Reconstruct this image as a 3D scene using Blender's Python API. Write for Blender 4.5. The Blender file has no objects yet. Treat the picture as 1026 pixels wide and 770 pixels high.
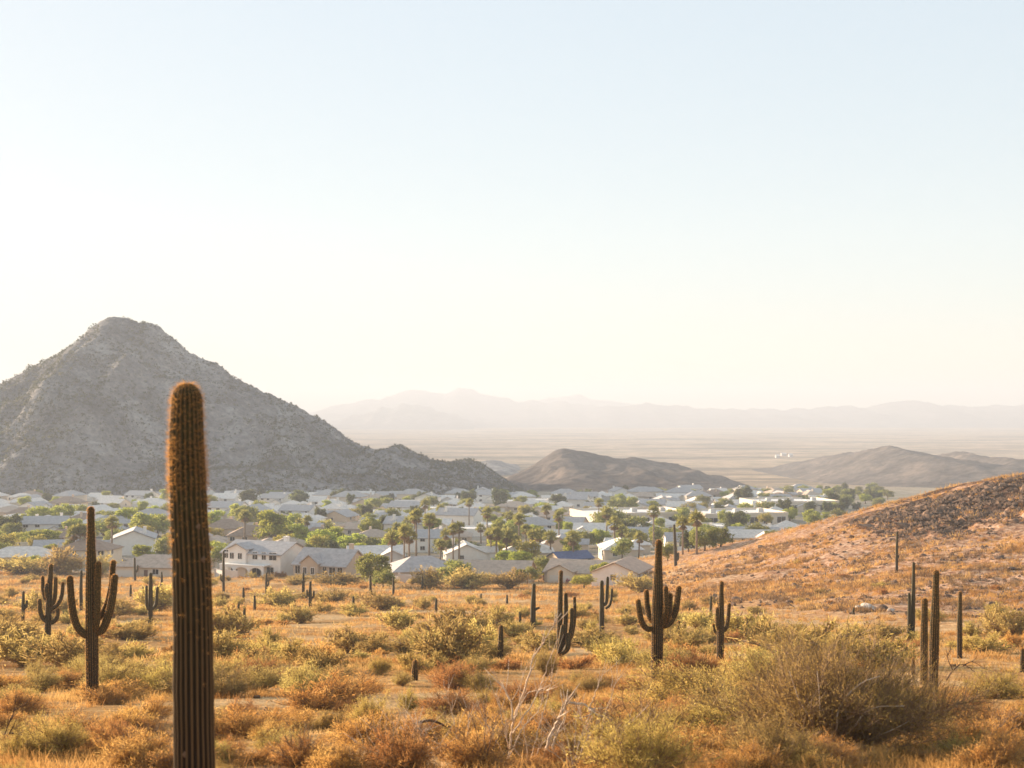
import bpy, math, random
import numpy as np
from mathutils import Vector, Matrix

S = bpy.context.scene
COL = S.collection
R = math.radians
rng = np.random.default_rng(7)
rnd = random.Random(11)

# ------------------------------------------------------------------ camera, sky, sun, exposure
F_PX, CX, CY, HOR = 1407.0, 513.0, 385.0, 412.0
PITCH = math.atan((HOR - CY) / F_PX)
cam_d = bpy.data.cameras.new('camera')
cam = bpy.data.objects.new('camera', cam_d)
COL.objects.link(cam)
S.camera = cam
cam_d.sensor_width = 36.0
cam_d.lens = 36.0 * F_PX / 1026.0
cam_d.clip_start = 0.1
cam_d.clip_end = 40000
cam.rotation_euler = (math.pi / 2 + PITCH, 0, 0)
cam_d.dof.use_dof = True
cam_d.dof.focus_distance = 48.0
cam_d.dof.aperture_fstop = 1.8

SUN_EL, SUN_AZ = 11.5, 54.0            # azimuth in degrees left of the view direction (+Y)
W = bpy.data.worlds.new('World')
S.world = W
W.use_nodes = True
nt = W.node_tree
nt.nodes.clear()
sky = nt.nodes.new('ShaderNodeTexSky')
sky.sky_type = 'NISHITA'
sky.sun_disc = False
sky.sun_elevation = R(SUN_EL)
sky.sun_rotation = R(-SUN_AZ)
sky.altitude = 400
sky.air_density = 1.0
sky.dust_density = 0.7
sky.ozone_density = 1.0
bg = nt.nodes.new('ShaderNodeBackground')
bg.inputs[1].default_value = 0.14
wo = nt.nodes.new('ShaderNodeOutputWorld')
hsv = nt.nodes.new('ShaderNodeHueSaturation')
hsv.inputs['Saturation'].default_value = 2.15
gam = nt.nodes.new('ShaderNodeGamma')
gam.inputs[1].default_value = 0.16
hsv.inputs['Value'].default_value = 1.42
nt.links.new(sky.outputs[0], gam.inputs[0])
nt.links.new(gam.outputs[0], hsv.inputs['Color'])
nt.links.new(hsv.outputs[0], bg.inputs[0])
nt.links.new(bg.outputs[0], wo.inputs[0])

sun_d = bpy.data.lights.new('sun', 'SUN')
sun = bpy.data.objects.new('sun', sun_d)
COL.objects.link(sun)
sun_d.energy = 5.0
sun_d.angle = R(0.5)
sun_d.color = (1.0, 0.78, 0.56)
sdir = Vector((-math.sin(R(SUN_AZ)) * math.cos(R(SUN_EL)), math.cos(R(SUN_AZ)) * math.cos(R(SUN_EL)), math.sin(R(SUN_EL))))
sun.rotation_euler = sdir.to_track_quat('Z', 'Y').to_euler()

S.view_settings.view_transform = 'Standard'
S.view_settings.look = 'None'
S.view_settings.gamma = 1
S.view_settings.use_curve_mapping = False
S.view_settings.exposure = 1.92

S.render.engine = 'CYCLES'
c = S.cycles
c.use_denoising = True
c.max_bounces = 5
c.diffuse_bounces = 3
c.glossy_bounces = 2
c.transmission_bounces = 3
c.volume_bounces = 1
c.transparent_max_bounces = 6
c.sample_clamp_indirect = 6

# ------------------------------------------------------------------ small helpers
def hash2(ix, iy, seed):
    h = (ix.astype(np.int64) * 374761393 + iy.astype(np.int64) * 668265263 + seed * 974634777) & 0xffffffff
    h = ((h ^ (h >> 13)) * 1274126177) & 0xffffffff
    h = h ^ (h >> 16)
    return (h & 0xffff) / 65535.0

def perlin(x, y, seed=0):
    x = np.asarray(x, float); y = np.asarray(y, float)
    ix = np.floor(x); iy = np.floor(y)
    fx = x - ix; fy = y - iy
    u = fx * fx * fx * (fx * (fx * 6 - 15) + 10); v = fy * fy * fy * (fy * (fy * 6 - 15) + 10)
    def g(dx, dy):
        a = hash2(ix + dx, iy + dy, seed) * 2 * np.pi
        return np.cos(a) * (fx - dx) + np.sin(a) * (fy - dy)
    a = g(0, 0) * (1 - u) + g(1, 0) * u
    b = g(0, 1) * (1 - u) + g(1, 1) * u
    return (a * (1 - v) + b * v) * 1.4

def fbm(x, y, seed=0, oct=4, lac=2.03, gain=0.5):
    s = 0; a = 1.0
    for i in range(oct):
        s = s + a * perlin(x, y, seed + i * 17); x = np.asarray(x) * lac; y = np.asarray(y) * lac; a *= gain
    return s

def ridged(x, y, seed=0, oct=4):
    s = 0; a = 1.0
    for i in range(oct):
        s = s + a * (1 - np.abs(perlin(x, y, seed + i * 17)) * 2); x = np.asarray(x) * 2.07; y = np.asarray(y) * 2.07; a *= 0.5
    return s * 0.5

def sstep(a, b, x):
    t = np.clip((np.asarray(x, float) - a) / (b - a), 0, 1)
    return t * t * (3 - 2 * t)

# ------------------------------------------------------------------ terrain height
_pd = np.array([-2000, -50, 0, 8, 14, 18, 43, 70, 100, 180, 280, 420, 700, 1000, 1400, 2000, 20000], float)
_pz = np.array([3, -0.3, -1.7, -2.9, -4.0, -4.65, -8.5, -12.2, -15.9, -24.6, -33.0, -37.2, -44.5, -56, -71, -76, -76], float)
_fd = np.concatenate([np.linspace(-2000, 0, 200)[:-1], np.expm1(np.linspace(0, np.log(20001), 900))])
_fz = np.interp(_fd, _pd, _pz)
for _ in range(3):
    _k = np.ones(9) / 9
    _sm = np.convolve(np.pad(_fz, 4, mode='edge'), _k, 'valid')
    _fz = np.where(_fd > 6, _sm, _fz)
_hx = np.array([-500, 14, 18, 26, 38.6, 54.3, 80, 110, 150, 260, 600], float)
_hh = np.array([0, 0, 0.3, 2.6, 6.0, 10.6, 17.8, 24, 29, 33, 33], float)

def hill_bump(x, y):
    x = np.asarray(x, float); y = np.asarray(y, float)
    h = np.interp(x + 5 * perlin(x * .02, y * .02, 5), _hx, _hh)
    t = np.clip((y - 92) / (222 - 92), 0, 1)
    up = 0.55 * t + 0.45 * t * t * (3 - 2 * t)
    dn = 1 - sstep(225, 400, y)
    return h * np.minimum(up, dn)

def H(x, y):
    x = np.asarray(x, float); y = np.asarray(y, float)
    z = np.interp(y, _fd, _fz)
    b = hill_bump(x, y)
    near = 1 - sstep(150, 320, y)
    z = z + b + near * (0.35 * perlin(x * .045, y * .045, 1) + 0.16 * perlin(x * .17, y * .17, 2)) * sstep(3, 12, np.abs(y) + np.abs(x))
    hb = np.clip(b / 4, 0, 1)
    cr = sstep(176, 192, y) * (1 - sstep(212, 226, y)) * sstep(48, 60, x)
    z = z + cr * 2.2 * np.clip(ridged(x * .16, y * .16, 61, 4) - .35, 0, 2)
    z = z + hb * (0.55 * fbm(x * .08, y * .08, 9, 3) + 0.18 * ridged(x * .35, y * .35, 21, 3))
    z = z + sstep(200, 320, y) * 0.5 * perlin(x * .012, y * .012, 3) * (1 - sstep(1200, 1800, y))
    return z

def ray(px, py):
    u = (px - CX) / F_PX; v = (CY - py) / F_PX
    cp, sp = math.cos(PITCH), math.sin(PITCH)
    return u, cp - v * sp, v * cp + sp

def ground_at(px, py):
    u, fy, fz = ray(px, py)
    t = np.concatenate([np.linspace(4, 120, 900), np.geomspace(120.5, 3000, 1400)])
    gap = fz * t - H(u * t, fy * t)
    i = np.where(gap < 0)[0]
    if len(i) == 0:
        tt = 3000.0
    else:
        k = i[0]; a, b2 = gap[k - 1], gap[k]
        tt = t[k - 1] + (t[k] - t[k - 1]) * a / (a - b2 + 1e-9)
    return float(u * tt), float(fy * tt), float(H(u * tt, fy * tt))

def at(px, py, Y):
    u, fy, fz = ray(px, py)
    t = Y / fy
    return Vector((u * t, Y, fz * t))

def project(x, y, z):
    cp, sp = math.cos(PITCH), math.sin(PITCH)
    d = y * cp + z * sp; h = -y * sp + z * cp
    return CX + F_PX * x / d, CY - F_PX * h / d

# ------------------------------------------------------------------ mesh helpers
def mesh_np(name, V, Fc, mats=(), midx=None, smooth=False):
    V = np.asarray(V, np.float32).reshape(-1, 3); Fc = np.asarray(Fc, np.int32)
    me = bpy.data.meshes.new(name)
    n, k = Fc.shape
    me.vertices.add(len(V)); me.vertices.foreach_set('co', V.ravel())
    me.loops.add(n * k); me.loops.foreach_set('vertex_index', Fc.ravel())
    me.polygons.add(n); me.polygons.foreach_set('loop_start', np.arange(0, n * k, k, dtype=np.int32))
    if midx is not None: me.polygons.foreach_set('material_index', np.asarray(midx, np.int32))
    me.polygons.foreach_set('use_smooth', np.full(n, smooth, bool))
    for m in mats: me.materials.append(m)
    me.update(calc_edges=True)
    return me

def link(name, me, parent=None, loc=(0, 0, 0)):
    o = bpy.data.objects.new(name, me); COL.objects.link(o)
    o.location = loc
    if parent: o.parent = parent
    return o

def tag(o, label=None, cat=None, group=None, kind=None):
    if label: o['label'] = label
    if cat: o['category'] = cat
    if group: o['group'] = group
    if kind: o['kind'] = kind
    return o

def empty(name, loc, rz=0.0, s=1.0):
    o = bpy.data.objects.new(name, None); COL.objects.link(o)
    o.location = loc; o.rotation_euler = (0, 0, rz); o.scale = (s, s, s)
    o.empty_display_size = 0.3
    return o

def copy_tree(o, parent=None):
    cpy = o.copy(); COL.objects.link(cpy)
    if parent: cpy.parent = parent
    for ch in list(KIDS.get(o.name, ())):
        r = copy_tree(ch, cpy)
        KIDS.setdefault(cpy.name, []).append(r)
    return cpy

KIDS = {}
def child(parent, name, me):
    o = link(name, me, parent)
    KIDS.setdefault(parent.name, []).append(o)
    return o

class MB:
    """collects boxes, prisms and tubes into one mesh"""
    def __init__(s): s.v = []; s.f = []; s.m = []
    def poly(s, pts, faces, mi=0):
        b = len(s.v); s.v += [tuple(p) for p in pts]
        for f in faces: s.f.append(tuple(b + i for i in f)); s.m.append(mi)
    def box(s, x0, x1, y0, y1, z0, z1, mi=0):
        s.poly([(x0, y0, z0), (x1, y0, z0), (x1, y1, z0), (x0, y1, z0), (x0, y0, z1), (x1, y0, z1), (x1, y1, z1), (x0, y1, z1)],
               [(0, 3, 2, 1), (4, 5, 6, 7), (0, 1, 5, 4), (1, 2, 6, 5), (2, 3, 7, 6), (3, 0, 4, 7)], mi)
    def tube(s, pts, rad, n=6, mi=0):
        b = len(s.v); pts = [Vector(p) for p in pts]
        for i, p in enumerate(pts):
            t = (pts[min(i + 1, len(pts) - 1)] - pts[max(i - 1, 0)]).normalized()
            a = t.cross(Vector((0.31, 0.95, 0.1))).normalized(); q = t.cross(a)
            for k in range(n):
                an = 2 * math.pi * k / n
                s.v.append(tuple(p + (a * math.cos(an) + q * math.sin(an)) * rad[i]))
        for i in range(len(pts) - 1):
            for k in range(n):
                s.f.append((b + i * n + k, b + i * n + (k + 1) % n, b + (i + 1) * n + (k + 1) % n, b + (i + 1) * n + k)); s.m.append(mi)
        e = b + (len(pts) - 1) * n
        s.f.append(tuple(e + k for k in range(n))); s.m.append(mi)
        s.f.append(tuple(b + k for k in reversed(range(n)))); s.m.append(mi)
    def mesh(s, name, mats, smooth=False):
        me = bpy.data.meshes.new(name); me.from_pydata(s.v, [], s.f)
        for m in mats: me.materials.append(m)
        me.polygons.foreach_set('material_index', s.m)
        if smooth: me.polygons.foreach_set('use_smooth', [True] * len(me.polygons))
        me.update(); return me

def strands(p0, p1, w, rg, taper=0.5):
    """flat ribbons from p0 to p1 of width w, random roll"""
    n = len(p0)
    d = p1 - p0; d /= np.linalg.norm(d, axis=1, keepdims=True) + 1e-9
    r = rg.normal(size=(n, 3)); sd = np.cross(d, r); sd /= np.linalg.norm(sd, axis=1, keepdims=True) + 1e-9
    w = np.broadcast_to(np.asarray(w, float), (n,))[:, None] * 0.5
    V = np.stack([p0 - sd * w, p0 + sd * w, p1 + sd * w * taper, p1 - sd * w * taper], 1)
    return V.reshape(-1, 3)

def quads(cn, size, rg, flat=0.0):
    n = len(cn)
    a = rg.normal(size=(n, 3)); a /= np.linalg.norm(a, axis=1, keepdims=True)
    b = np.cross(a, rg.normal(size=(n, 3))); b /= np.linalg.norm(b, axis=1, keepdims=True)
    s = np.broadcast_to(np.asarray(size, float), (n,))[:, None] * 0.5
    V = np.stack([cn - a * s * 1.3, cn - b * s * .8, cn + a * s * 1.3, cn + b * s * .8], 1)
    return V.reshape(-1, 3)

def qf(nv): return np.arange(nv, dtype=np.int32).reshape(-1, 4)

# ------------------------------------------------------------------ materials
def newmat(name):
    m = bpy.data.materials.new(name); m.use_nodes = True
    n = m.node_tree.nodes; n.clear()
    out = n.new('ShaderNodeOutputMaterial')
    return m, n, m.node_tree.links, out

def ramp(n, stops):
    r = n.new('ShaderNodeValToRGB')
    e = r.color_ramp.elements
    while len(e) < len(stops): e.new(0.5)
    for el, (p, col) in zip(e, stops):
        el.position = p; el.color = (*col, 1)
    return r

def noise_node(n, l, scale, detail=4, rough=.55, coord='Object', dist=0.0, vecscale=None):
    if coord == 'Position':
        g = n.new('ShaderNodeNewGeometry'); src = g.outputs['Position']
    else:
        tc = n.new('ShaderNodeTexCoord'); src = tc.outputs[coord]
    if vecscale:
        mp = n.new('ShaderNodeMapping'); mp.inputs['Scale'].default_value = vecscale
        l.new(src, mp.inputs[0]); src = mp.outputs[0]
    t = n.new('ShaderNodeTexNoise'); t.inputs['Scale'].default_value = scale
    t.inputs['Detail'].default_value = detail; t.inputs['Roughness'].default_value = rough; t.inputs['Distortion'].default_value = dist
    l.new(src, t.inputs['Vector'])
    return t

def mixcol(n, l, a, b, fac, mode='MIX'):
    m = n.new('ShaderNodeMix'); m.data_type = 'RGBA'; m.blend_type = mode
    for s, v in ((m.inputs[0], fac), (m.inputs[6], a), (m.inputs[7], b)):
        if isinstance(v, (int, float)): s.default_value = v
        elif isinstance(v, tuple): s.default_value = (*v, 1)
        else: l.new(v, s)
    return m.outputs[2]

def leafmat(name, cols, trans=0.4, scale=1.3, obj_random=0.0, coord='Position', tcol=None):
    m, n, l, out = newmat(name)
    t = noise_node(n, l, scale, 3, .6, coord)
    r = ramp(n, [(0.3 + 0.4 * i / max(1, len(cols) - 1), cc) for i, cc in enumerate(cols)])
    l.new(t.outputs['Fac'], r.inputs[0])
    col = r.outputs[0]
    if obj_random:
        oi = n.new('ShaderNodeObjectInfo')
        hs = n.new('ShaderNodeHueSaturation')
        mr = n.new('ShaderNodeMapRange'); mr.inputs['To Min'].default_value = 1 - obj_random; mr.inputs['To Max'].default_value = 1 + obj_random
        l.new(oi.outputs['Random'], mr.inputs[0]); l.new(mr.outputs[0], hs.inputs['Value'])
        mr2 = n.new('ShaderNodeMapRange'); mr2.inputs['To Min'].default_value = 0.485; mr2.inputs['To Max'].default_value = 0.51
        l.new(oi.outputs['Random'], mr2.inputs[0]); l.new(mr2.outputs[0], hs.inputs['Hue'])
        l.new(col, hs.inputs['Color']); col = hs.outputs[0]
    d = n.new('ShaderNodeBsdfDiffuse'); tr = n.new('ShaderNodeBsdfTranslucent'); mx = n.new('ShaderNodeMixShader')
    mx.inputs[0].default_value = trans
    l.new(col, d.inputs[0]); l.new(col, tr.inputs[0])
    l.new(d.outputs[0], mx.inputs[1]); l.new(tr.outputs[0], mx.inputs[2]); l.new(mx.outputs[0], out.inputs[0])
    return m

def plainmat(name, cols, scale=2.0, rough=.85, bump=0.0, bscale=8.0, coord='Object', spec=.25, detail=5, vecscale=None, objrand=0):
    m, n, l, out = newmat(name)
    p = n.new('ShaderNodeBsdfPrincipled'); p.inputs['Roughness'].default_value = rough
    p.inputs['Specular IOR Level'].default_value = spec
    if len(cols) > 1:
        t = noise_node(n, l, scale, detail, .6, coord, vecscale=vecscale)
        r = ramp(n, [(0.3 + 0.4 * i / (len(cols) - 1), cc) for i, cc in enumerate(cols)])
        l.new(t.outputs['Fac'], r.inputs[0]); col = r.outputs[0]
        if objrand:
            oi = n.new('ShaderNodeObjectInfo'); hs = n.new('ShaderNodeHueSaturation')
            mr = n.new('ShaderNodeMapRange'); mr.inputs['To Min'].default_value = 1 - objrand; mr.inputs['To Max'].default_value = 1 + objrand
            l.new(oi.outputs['Random'], mr.inputs[0]); l.new(mr.outputs[0], hs.inputs['Value']); l.new(col, hs.inputs['Color']); col = hs.outputs[0]
        l.new(col, p.inputs['Base Color'])
    else:
        p.inputs['Base Color'].default_value = (*cols[0], 1)
    if bump:
        t2 = noise_node(n, l, bscale, 6, .65, coord)
        b = n.new('ShaderNodeBump'); b.inputs['Strength'].default_value = 1.0; b.inputs['Distance'].default_value = bump
        l.new(t2.outputs['Fac'], b.inputs['Height']); l.new(b.outputs[0], p.inputs['Normal'])
    l.new(p.outputs[0], out.inputs[0])
    return m

def ground_material():
    m, n, l, out = newmat('desert_ground')
    g = n.new('ShaderNodeNewGeometry'); sep = n.new('ShaderNodeSeparateXYZ'); l.new(g.outputs['Position'], sep.inputs[0])
    def rng_(src, a, b):
        mr = n.new('ShaderNodeMapRange'); mr.interpolation_type = 'SMOOTHSTEP'
        mr.inputs['From Min'].default_value = a; mr.inputs['From Max'].default_value = b
        l.new(src, mr.inputs[0]); return mr.outputs[0]
    big = noise_node(n, l, .09, 5, .6, 'Position'); mid = noise_node(n, l, 1.4, 6, .65, 'Position'); fine = noise_node(n, l, 7, 6, .7, 'Position')
    r1 = ramp(n, [(.33, (.26, .12, .05)), (.46, (.45, .24, .095)), (.56, (.6, .365, .155)), (.66, (.74, .52, .27))]); l.new(mid.outputs['Fac'], r1.inputs[0])
    r2 = ramp(n, [(.36, (.3, .145, .06)), (.5, (.54, .33, .15)), (.6, (.78, .58, .34))]); l.new(big.outputs['Fac'], r2.inputs[0])
    soil = mixcol(n, l, r1.outputs[0], r2.outputs[0], .45)
    r3 = ramp(n, [(.3, (.45, .4, .38)), (.5, (1, 1, 1)), (.75, (1.2, 1.18, 1.15))]); l.new(fine.outputs['Fac'], r3.inputs[0])
    soil = mixcol(n, l, soil, r3.outputs[0], .65, 'MULTIPLY')
    hx = n.new('ShaderNodeMath'); hx.operation = 'MULTIPLY'; l.new(rng_(sep.outputs[0], 14, 40), hx.inputs[0]); l.new(rng_(sep.outputs[1], 95, 130), hx.inputs[1])
    rh = ramp(n, [(.36, (.21, .1, .062)), (.48, (.46, .26, .15)), (.62, (.7, .48, .33))]); l.new(mid.outputs['Fac'], rh.inputs[0])
    soil = mixcol(n, l, soil, mixcol(n, l, rh.outputs[0], r3.outputs[0], .6, 'MULTIPLY'), hx.outputs[0])
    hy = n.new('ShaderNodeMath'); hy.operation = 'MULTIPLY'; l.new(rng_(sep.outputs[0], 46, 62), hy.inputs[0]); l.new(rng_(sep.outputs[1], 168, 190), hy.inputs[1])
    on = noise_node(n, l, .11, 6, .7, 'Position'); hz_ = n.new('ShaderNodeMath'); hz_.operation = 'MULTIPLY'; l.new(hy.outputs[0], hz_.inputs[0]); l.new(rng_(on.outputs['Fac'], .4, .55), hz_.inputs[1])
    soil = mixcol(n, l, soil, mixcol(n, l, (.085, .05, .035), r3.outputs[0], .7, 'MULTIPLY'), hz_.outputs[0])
    # the town's yards: pale gravel and dust
    tn = noise_node(n, l, .05, 4, .6, 'Position'); rt = ramp(n, [(.35, (.24, .2, .14)), (.5, (.4, .34, .27)), (.65, (.2, .19, .11))]); l.new(tn.outputs['Fac'], rt.inputs[0])
    nz = n.new('ShaderNodeMath'); nz.operation = 'MULTIPLY_ADD'; l.new(tn.outputs['Fac'], nz.inputs[0]); nz.inputs[1].default_value = 30; l.new(sep.outputs[1], nz.inputs[2])
    col = mixcol(n, l, soil, rt.outputs[0], rng_(nz.outputs[0], 298, 312))
    # the far plain: streaks of scrub and bare dust running across
    st = noise_node(n, l, 1, 6, .62, 'Position', vecscale=(.003, .0055, 1)); rs = ramp(n, [(.34, (.17, .14, .09)), (.46, (.36, .25, .16)), (.56, (.6, .42, .27)), (.68, (.25, .2, .12))]); l.new(st.outputs['Fac'], rs.inputs[0])
    sp = noise_node(n, l, .03, 3, .7, 'Position'); rsp = ramp(n, [(.42, (.45, .48, .4)), (.6, (1, 1, 1))]); l.new(sp.outputs['Fac'], rsp.inputs[0])
    far = mixcol(n, l, rs.outputs[0], rsp.outputs[0], .7, 'MULTIPLY')
    col = mixcol(n, l, col, far, rng_(sep.outputs[1], 900, 1300))
    p = n.new('ShaderNodeBsdfDiffuse'); p.inputs['Roughness'].default_value = .6
    l.new(col, p.inputs[0])
    b = n.new('ShaderNodeBump'); b.inputs['Distance'].default_value = .22; b.inputs['Strength'].default_value = .9
    ad = n.new('ShaderNodeMath'); ad.operation = 'MULTIPLY_ADD'; ad.inputs[1].default_value = .3; l.new(fine.outputs['Fac'], ad.inputs[0]); l.new(mid.outputs['Fac'], ad.inputs[2])
    l.new(ad.outputs[0], b.inputs['Height']); l.new(b.outputs[0], p.inputs['Normal'])
    l.new(p.outputs[0], out.inputs[0])
    return m

def rock_slope(name, cols, scale, bump, bscale):
    m, n, l, out = newmat(name)
    t = noise_node(n, l, scale, 8, .68, 'Position'); t2 = noise_node(n, l, scale * 9, 5, .7, 'Position')
    r = ramp(n, [(.34 + .34 * i / (len(cols) - 1), cc) for i, cc in enumerate(cols)]); l.new(t.outputs['Fac'], r.inputs[0])
    r2 = ramp(n, [(.32, (.45, .45, .42)), (.5, (.95, .95, .95)), (.68, (1.5, 1.45, 1.4))]); l.new(t2.outputs['Fac'], r2.inputs[0])
    col = mixcol(n, l, r.outputs[0], r2.outputs[0], .8, 'MULTIPLY')
    p = n.new('ShaderNodeBsdfDiffuse'); l.new(col, p.inputs[0])
    b = n.new('ShaderNodeBump'); b.inputs['Distance'].default_value = bump; b.inputs['Strength'].default_value = 1
    t3 = noise_node(n, l, bscale, 8, .7, 'Position'); l.new(t3.outputs['Fac'], b.inputs['Height']); l.new(b.outputs[0], p.inputs['Normal'])
    l.new(p.outputs[0], out.inputs[0])
    return m

M = {}
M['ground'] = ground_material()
M['mountain'] = rock_slope('mountain_rock', [(.1, .098, .102), (.2, .193, .193), (.36, .345, .335)], .03, 5, .16)
M['hillrock'] = rock_slope('hill_rock', [(.1, .085, .075), (.17, .14, .12), (.26, .2, .155)], .015, 2.5, .08)
M['farrock'] = rock_slope('far_range_rock', [(.1, .1, .11), (.17, .165, .17)], .002, 20, .01)
def cactus_mat(name, body, spine, low):
    m, n, l, out = newmat(name)
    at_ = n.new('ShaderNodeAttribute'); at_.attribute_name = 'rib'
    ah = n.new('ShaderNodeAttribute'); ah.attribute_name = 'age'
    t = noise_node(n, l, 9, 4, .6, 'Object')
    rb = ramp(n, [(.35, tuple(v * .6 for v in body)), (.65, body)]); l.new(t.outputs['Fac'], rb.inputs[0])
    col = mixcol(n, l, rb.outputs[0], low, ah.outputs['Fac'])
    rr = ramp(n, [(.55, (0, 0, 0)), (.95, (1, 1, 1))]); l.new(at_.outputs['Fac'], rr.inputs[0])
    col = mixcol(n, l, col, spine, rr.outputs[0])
    d = n.new('ShaderNodeBsdfPrincipled'); d.inputs['Roughness'].default_value = .75; d.inputs['Specular IOR Level'].default_value = .2
    l.new(col, d.inputs['Base Color'])
    l.new(d.outputs[0], out.inputs[0])
    return m
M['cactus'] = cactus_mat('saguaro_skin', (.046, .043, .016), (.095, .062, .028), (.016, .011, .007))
M['spine'] = leafmat('saguaro_spines', [(.36, .175, .055), (.54, .3, .105)], .65, 20)
M['deadcactus'] = plainmat('dead_saguaro_hide', [(.05, .035, .025), (.13, .09, .06)], 6, .9, .03, 12)
M['sage'] = leafmat('sage_leaves', [(.31, .225, .07), (.45, .34, .11), (.6, .47, .17)], .58, 2.2, .22)
M['gold'] = leafmat('golden_leaves', [(.31, .225, .06), (.46, .34, .1), (.6, .45, .155)], .55, 2.2, .2)
M['rust'] = leafmat('rusty_dry_leaves', [(.34, .16, .045), (.52, .28, .085), (.66, .42, .15)], .58, 3, .22)
M['grass'] = leafmat('dry_grass_blades', [(.42, .24, .08), (.56, .36, .14), (.7, .5, .24)], .45, .35)
M['scrub'] = leafmat('low_scrub_leaves', [(.3, .145, .048), (.48, .27, .09), (.62, .42, .16)], .5, .3)
M['scrubbrown'] = leafmat('brown_scrub_leaves', [(.13, .075, .04), (.22, .135, .07), (.34, .23, .12)], .35, .4)
M['darkhill'] = rock_slope('dark_hill_rock', [(.06, .052, .048), (.11, .095, .085), (.18, .145, .12)], .015, 2.0, .08)
M['twig'] = plainmat('twig_bark', [(.16, .1, .055), (.3, .2, .12)], 6, .9)
M['deadwood'] = plainmat('bleached_wood', [(.36, .26, .17), (.65, .52, .4)], 5, .8, .01, 30)
M['darkwood'] = plainmat('dark_dead_wood', [(.06, .035, .022), (.14, .085, .05)], 5, .9, .01, 30)
M['bark'] = plainmat('tree_bark', [(.09, .06, .04), (.18, .13, .09)], 4, .9, .02, 10)
M['rock'] = plainmat('brown_boulder', [(.065, .042, .03), (.14, .09, .06), (.27, .17, .11)], 1.2, .9, .1, 5, objrand=.25)
M['palerock'] = plainmat('pale_boulder', [(.35, .29, .23), (.6, .52, .44)], 1.5, .85, .06, 6)
M['scrubdark'] = leafmat('mountain_scrub_leaves', [(.05, .055, .03), (.10, .10, .05)], .3, .05)
for k, cols in {'bright': [(.2, .24, .04), (.32, .35, .065), (.45, .44, .1)], 'olive': [(.15, .165, .045), (.24, .25, .07), (.35, .33, .11)],
                'dark': [(.07, .082, .034), (.11, .125, .05), (.16, .17, .07)], 'yellow': [(.24, .22, .04), (.36, .32, .07), (.46, .4, .11)], 'pink': [(.4, .12, .14), (.5, .22, .22)]}.items():
    M['tree_' + k] = leafmat('tree_leaves_' + k, cols, .5, .6, .2)
M['palmleaf'] = leafmat('palm_fronds', [(.2, .2, .055), (.34, .31, .1)], .5, 1)
M['palmskirt'] = leafmat('dead_palm_fronds', [(.2, .13, .07), (.32, .22, .12)], .3, 1)
M['palmtrunk'] = plainmat('palm_trunk_bark', [(.14, .1, .07), (.25, .19, .14)], 3, .9)
def roofmat(name, col, tile=True):
    m, n, l, out = newmat(name)
    p = n.new('ShaderNodeBsdfPrincipled'); p.inputs['Roughness'].default_value = .8; p.inputs['Specular IOR Level'].default_value = .3
    t = noise_node(n, l, 1.1, 5, .7, 'Object'); r = ramp(n, [(.3, tuple(v * .72 for v in col)), (.7, tuple(min(1, v * 1.2) for v in col))]); l.new(t.outputs['Fac'], r.inputs[0])
    l.new(r.outputs[0], p.inputs['Base Color'])
    if tile:
        tc = n.new('ShaderNodeTexCoord'); w = n.new('ShaderNodeTexWave'); w.bands_direction = 'Z'; w.wave_profile = 'SAW'; w.inputs['Scale'].default_value = 2.2; w.inputs['Distortion'].default_value = .4
        l.new(tc.outputs['Object'], w.inputs['Vector'])
        b = n.new('ShaderNodeBump'); b.inputs['Distance'].default_value = .06; l.new(w.outputs['Fac'], b.inputs['Height']); l.new(b.outputs[0], p.inputs['Normal'])
    l.new(p.outputs[0], out.inputs[0]); return m
ROOFS = {'tan': roofmat('tan_roof_tiles', (.46, .36, .28)), 'grey': roofmat('grey_roof_tiles', (.42, .4, .39)), 'pale': roofmat('pale_roof_tiles', (.68, .63, .57)),
         'white': roofmat('white_flat_roofing', (.72, .7, .67), False), 'brown': roofmat('brown_roof_tiles', (.32, .23, .17)), 'blue': roofmat('blue_roof_panels', (.1, .14, .26))}
WALLS = {'cream': plainmat('cream_stucco', [(.58, .49, .38), (.66, .57, .46)], .8, .9), 'white': plainmat('white_stucco', [(.7, .66, .6), (.78, .75, .7)], .8, .9),
         'beige': plainmat('beige_stucco', [(.44, .35, .26), (.52, .42, .32)], .8, .9), 'grey': plainmat('grey_stucco', [(.42, .4, .38), (.5, .48, .45)], .8, .9),
         'peach': plainmat('peach_stucco', [(.56, .42, .3), (.64, .5, .37)], .8, .9)}
M['trim'] = plainmat('white_trim', [(.75, .72, .67)], rough=.6)
M['garage'] = plainmat('garage_door_paint', [(.6, .56, .5)], rough=.6)
M['doorpaint'] = plainmat('brown_door_paint', [(.16, .09, .06)], rough=.5)
m_, n_, l_, o_ = newmat('window_glass')
p_ = n_.new('ShaderNodeBsdfPrincipled'); p_.inputs['Base Color'].default_value = (.02, .022, .025, 1); p_.inputs['Roughness'].default_value = .08; l_.new(p_.outputs[0], o_.inputs[0]); M['glass'] = m_
M['road'] = plainmat('street_asphalt', [(.05, .05, .05), (.08, .078, .075)], .5, .9)
M['block'] = plainmat('pale_block_wall', [(.5, .45, .4), (.6, .55, .5)], 1.2, .9)

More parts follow.
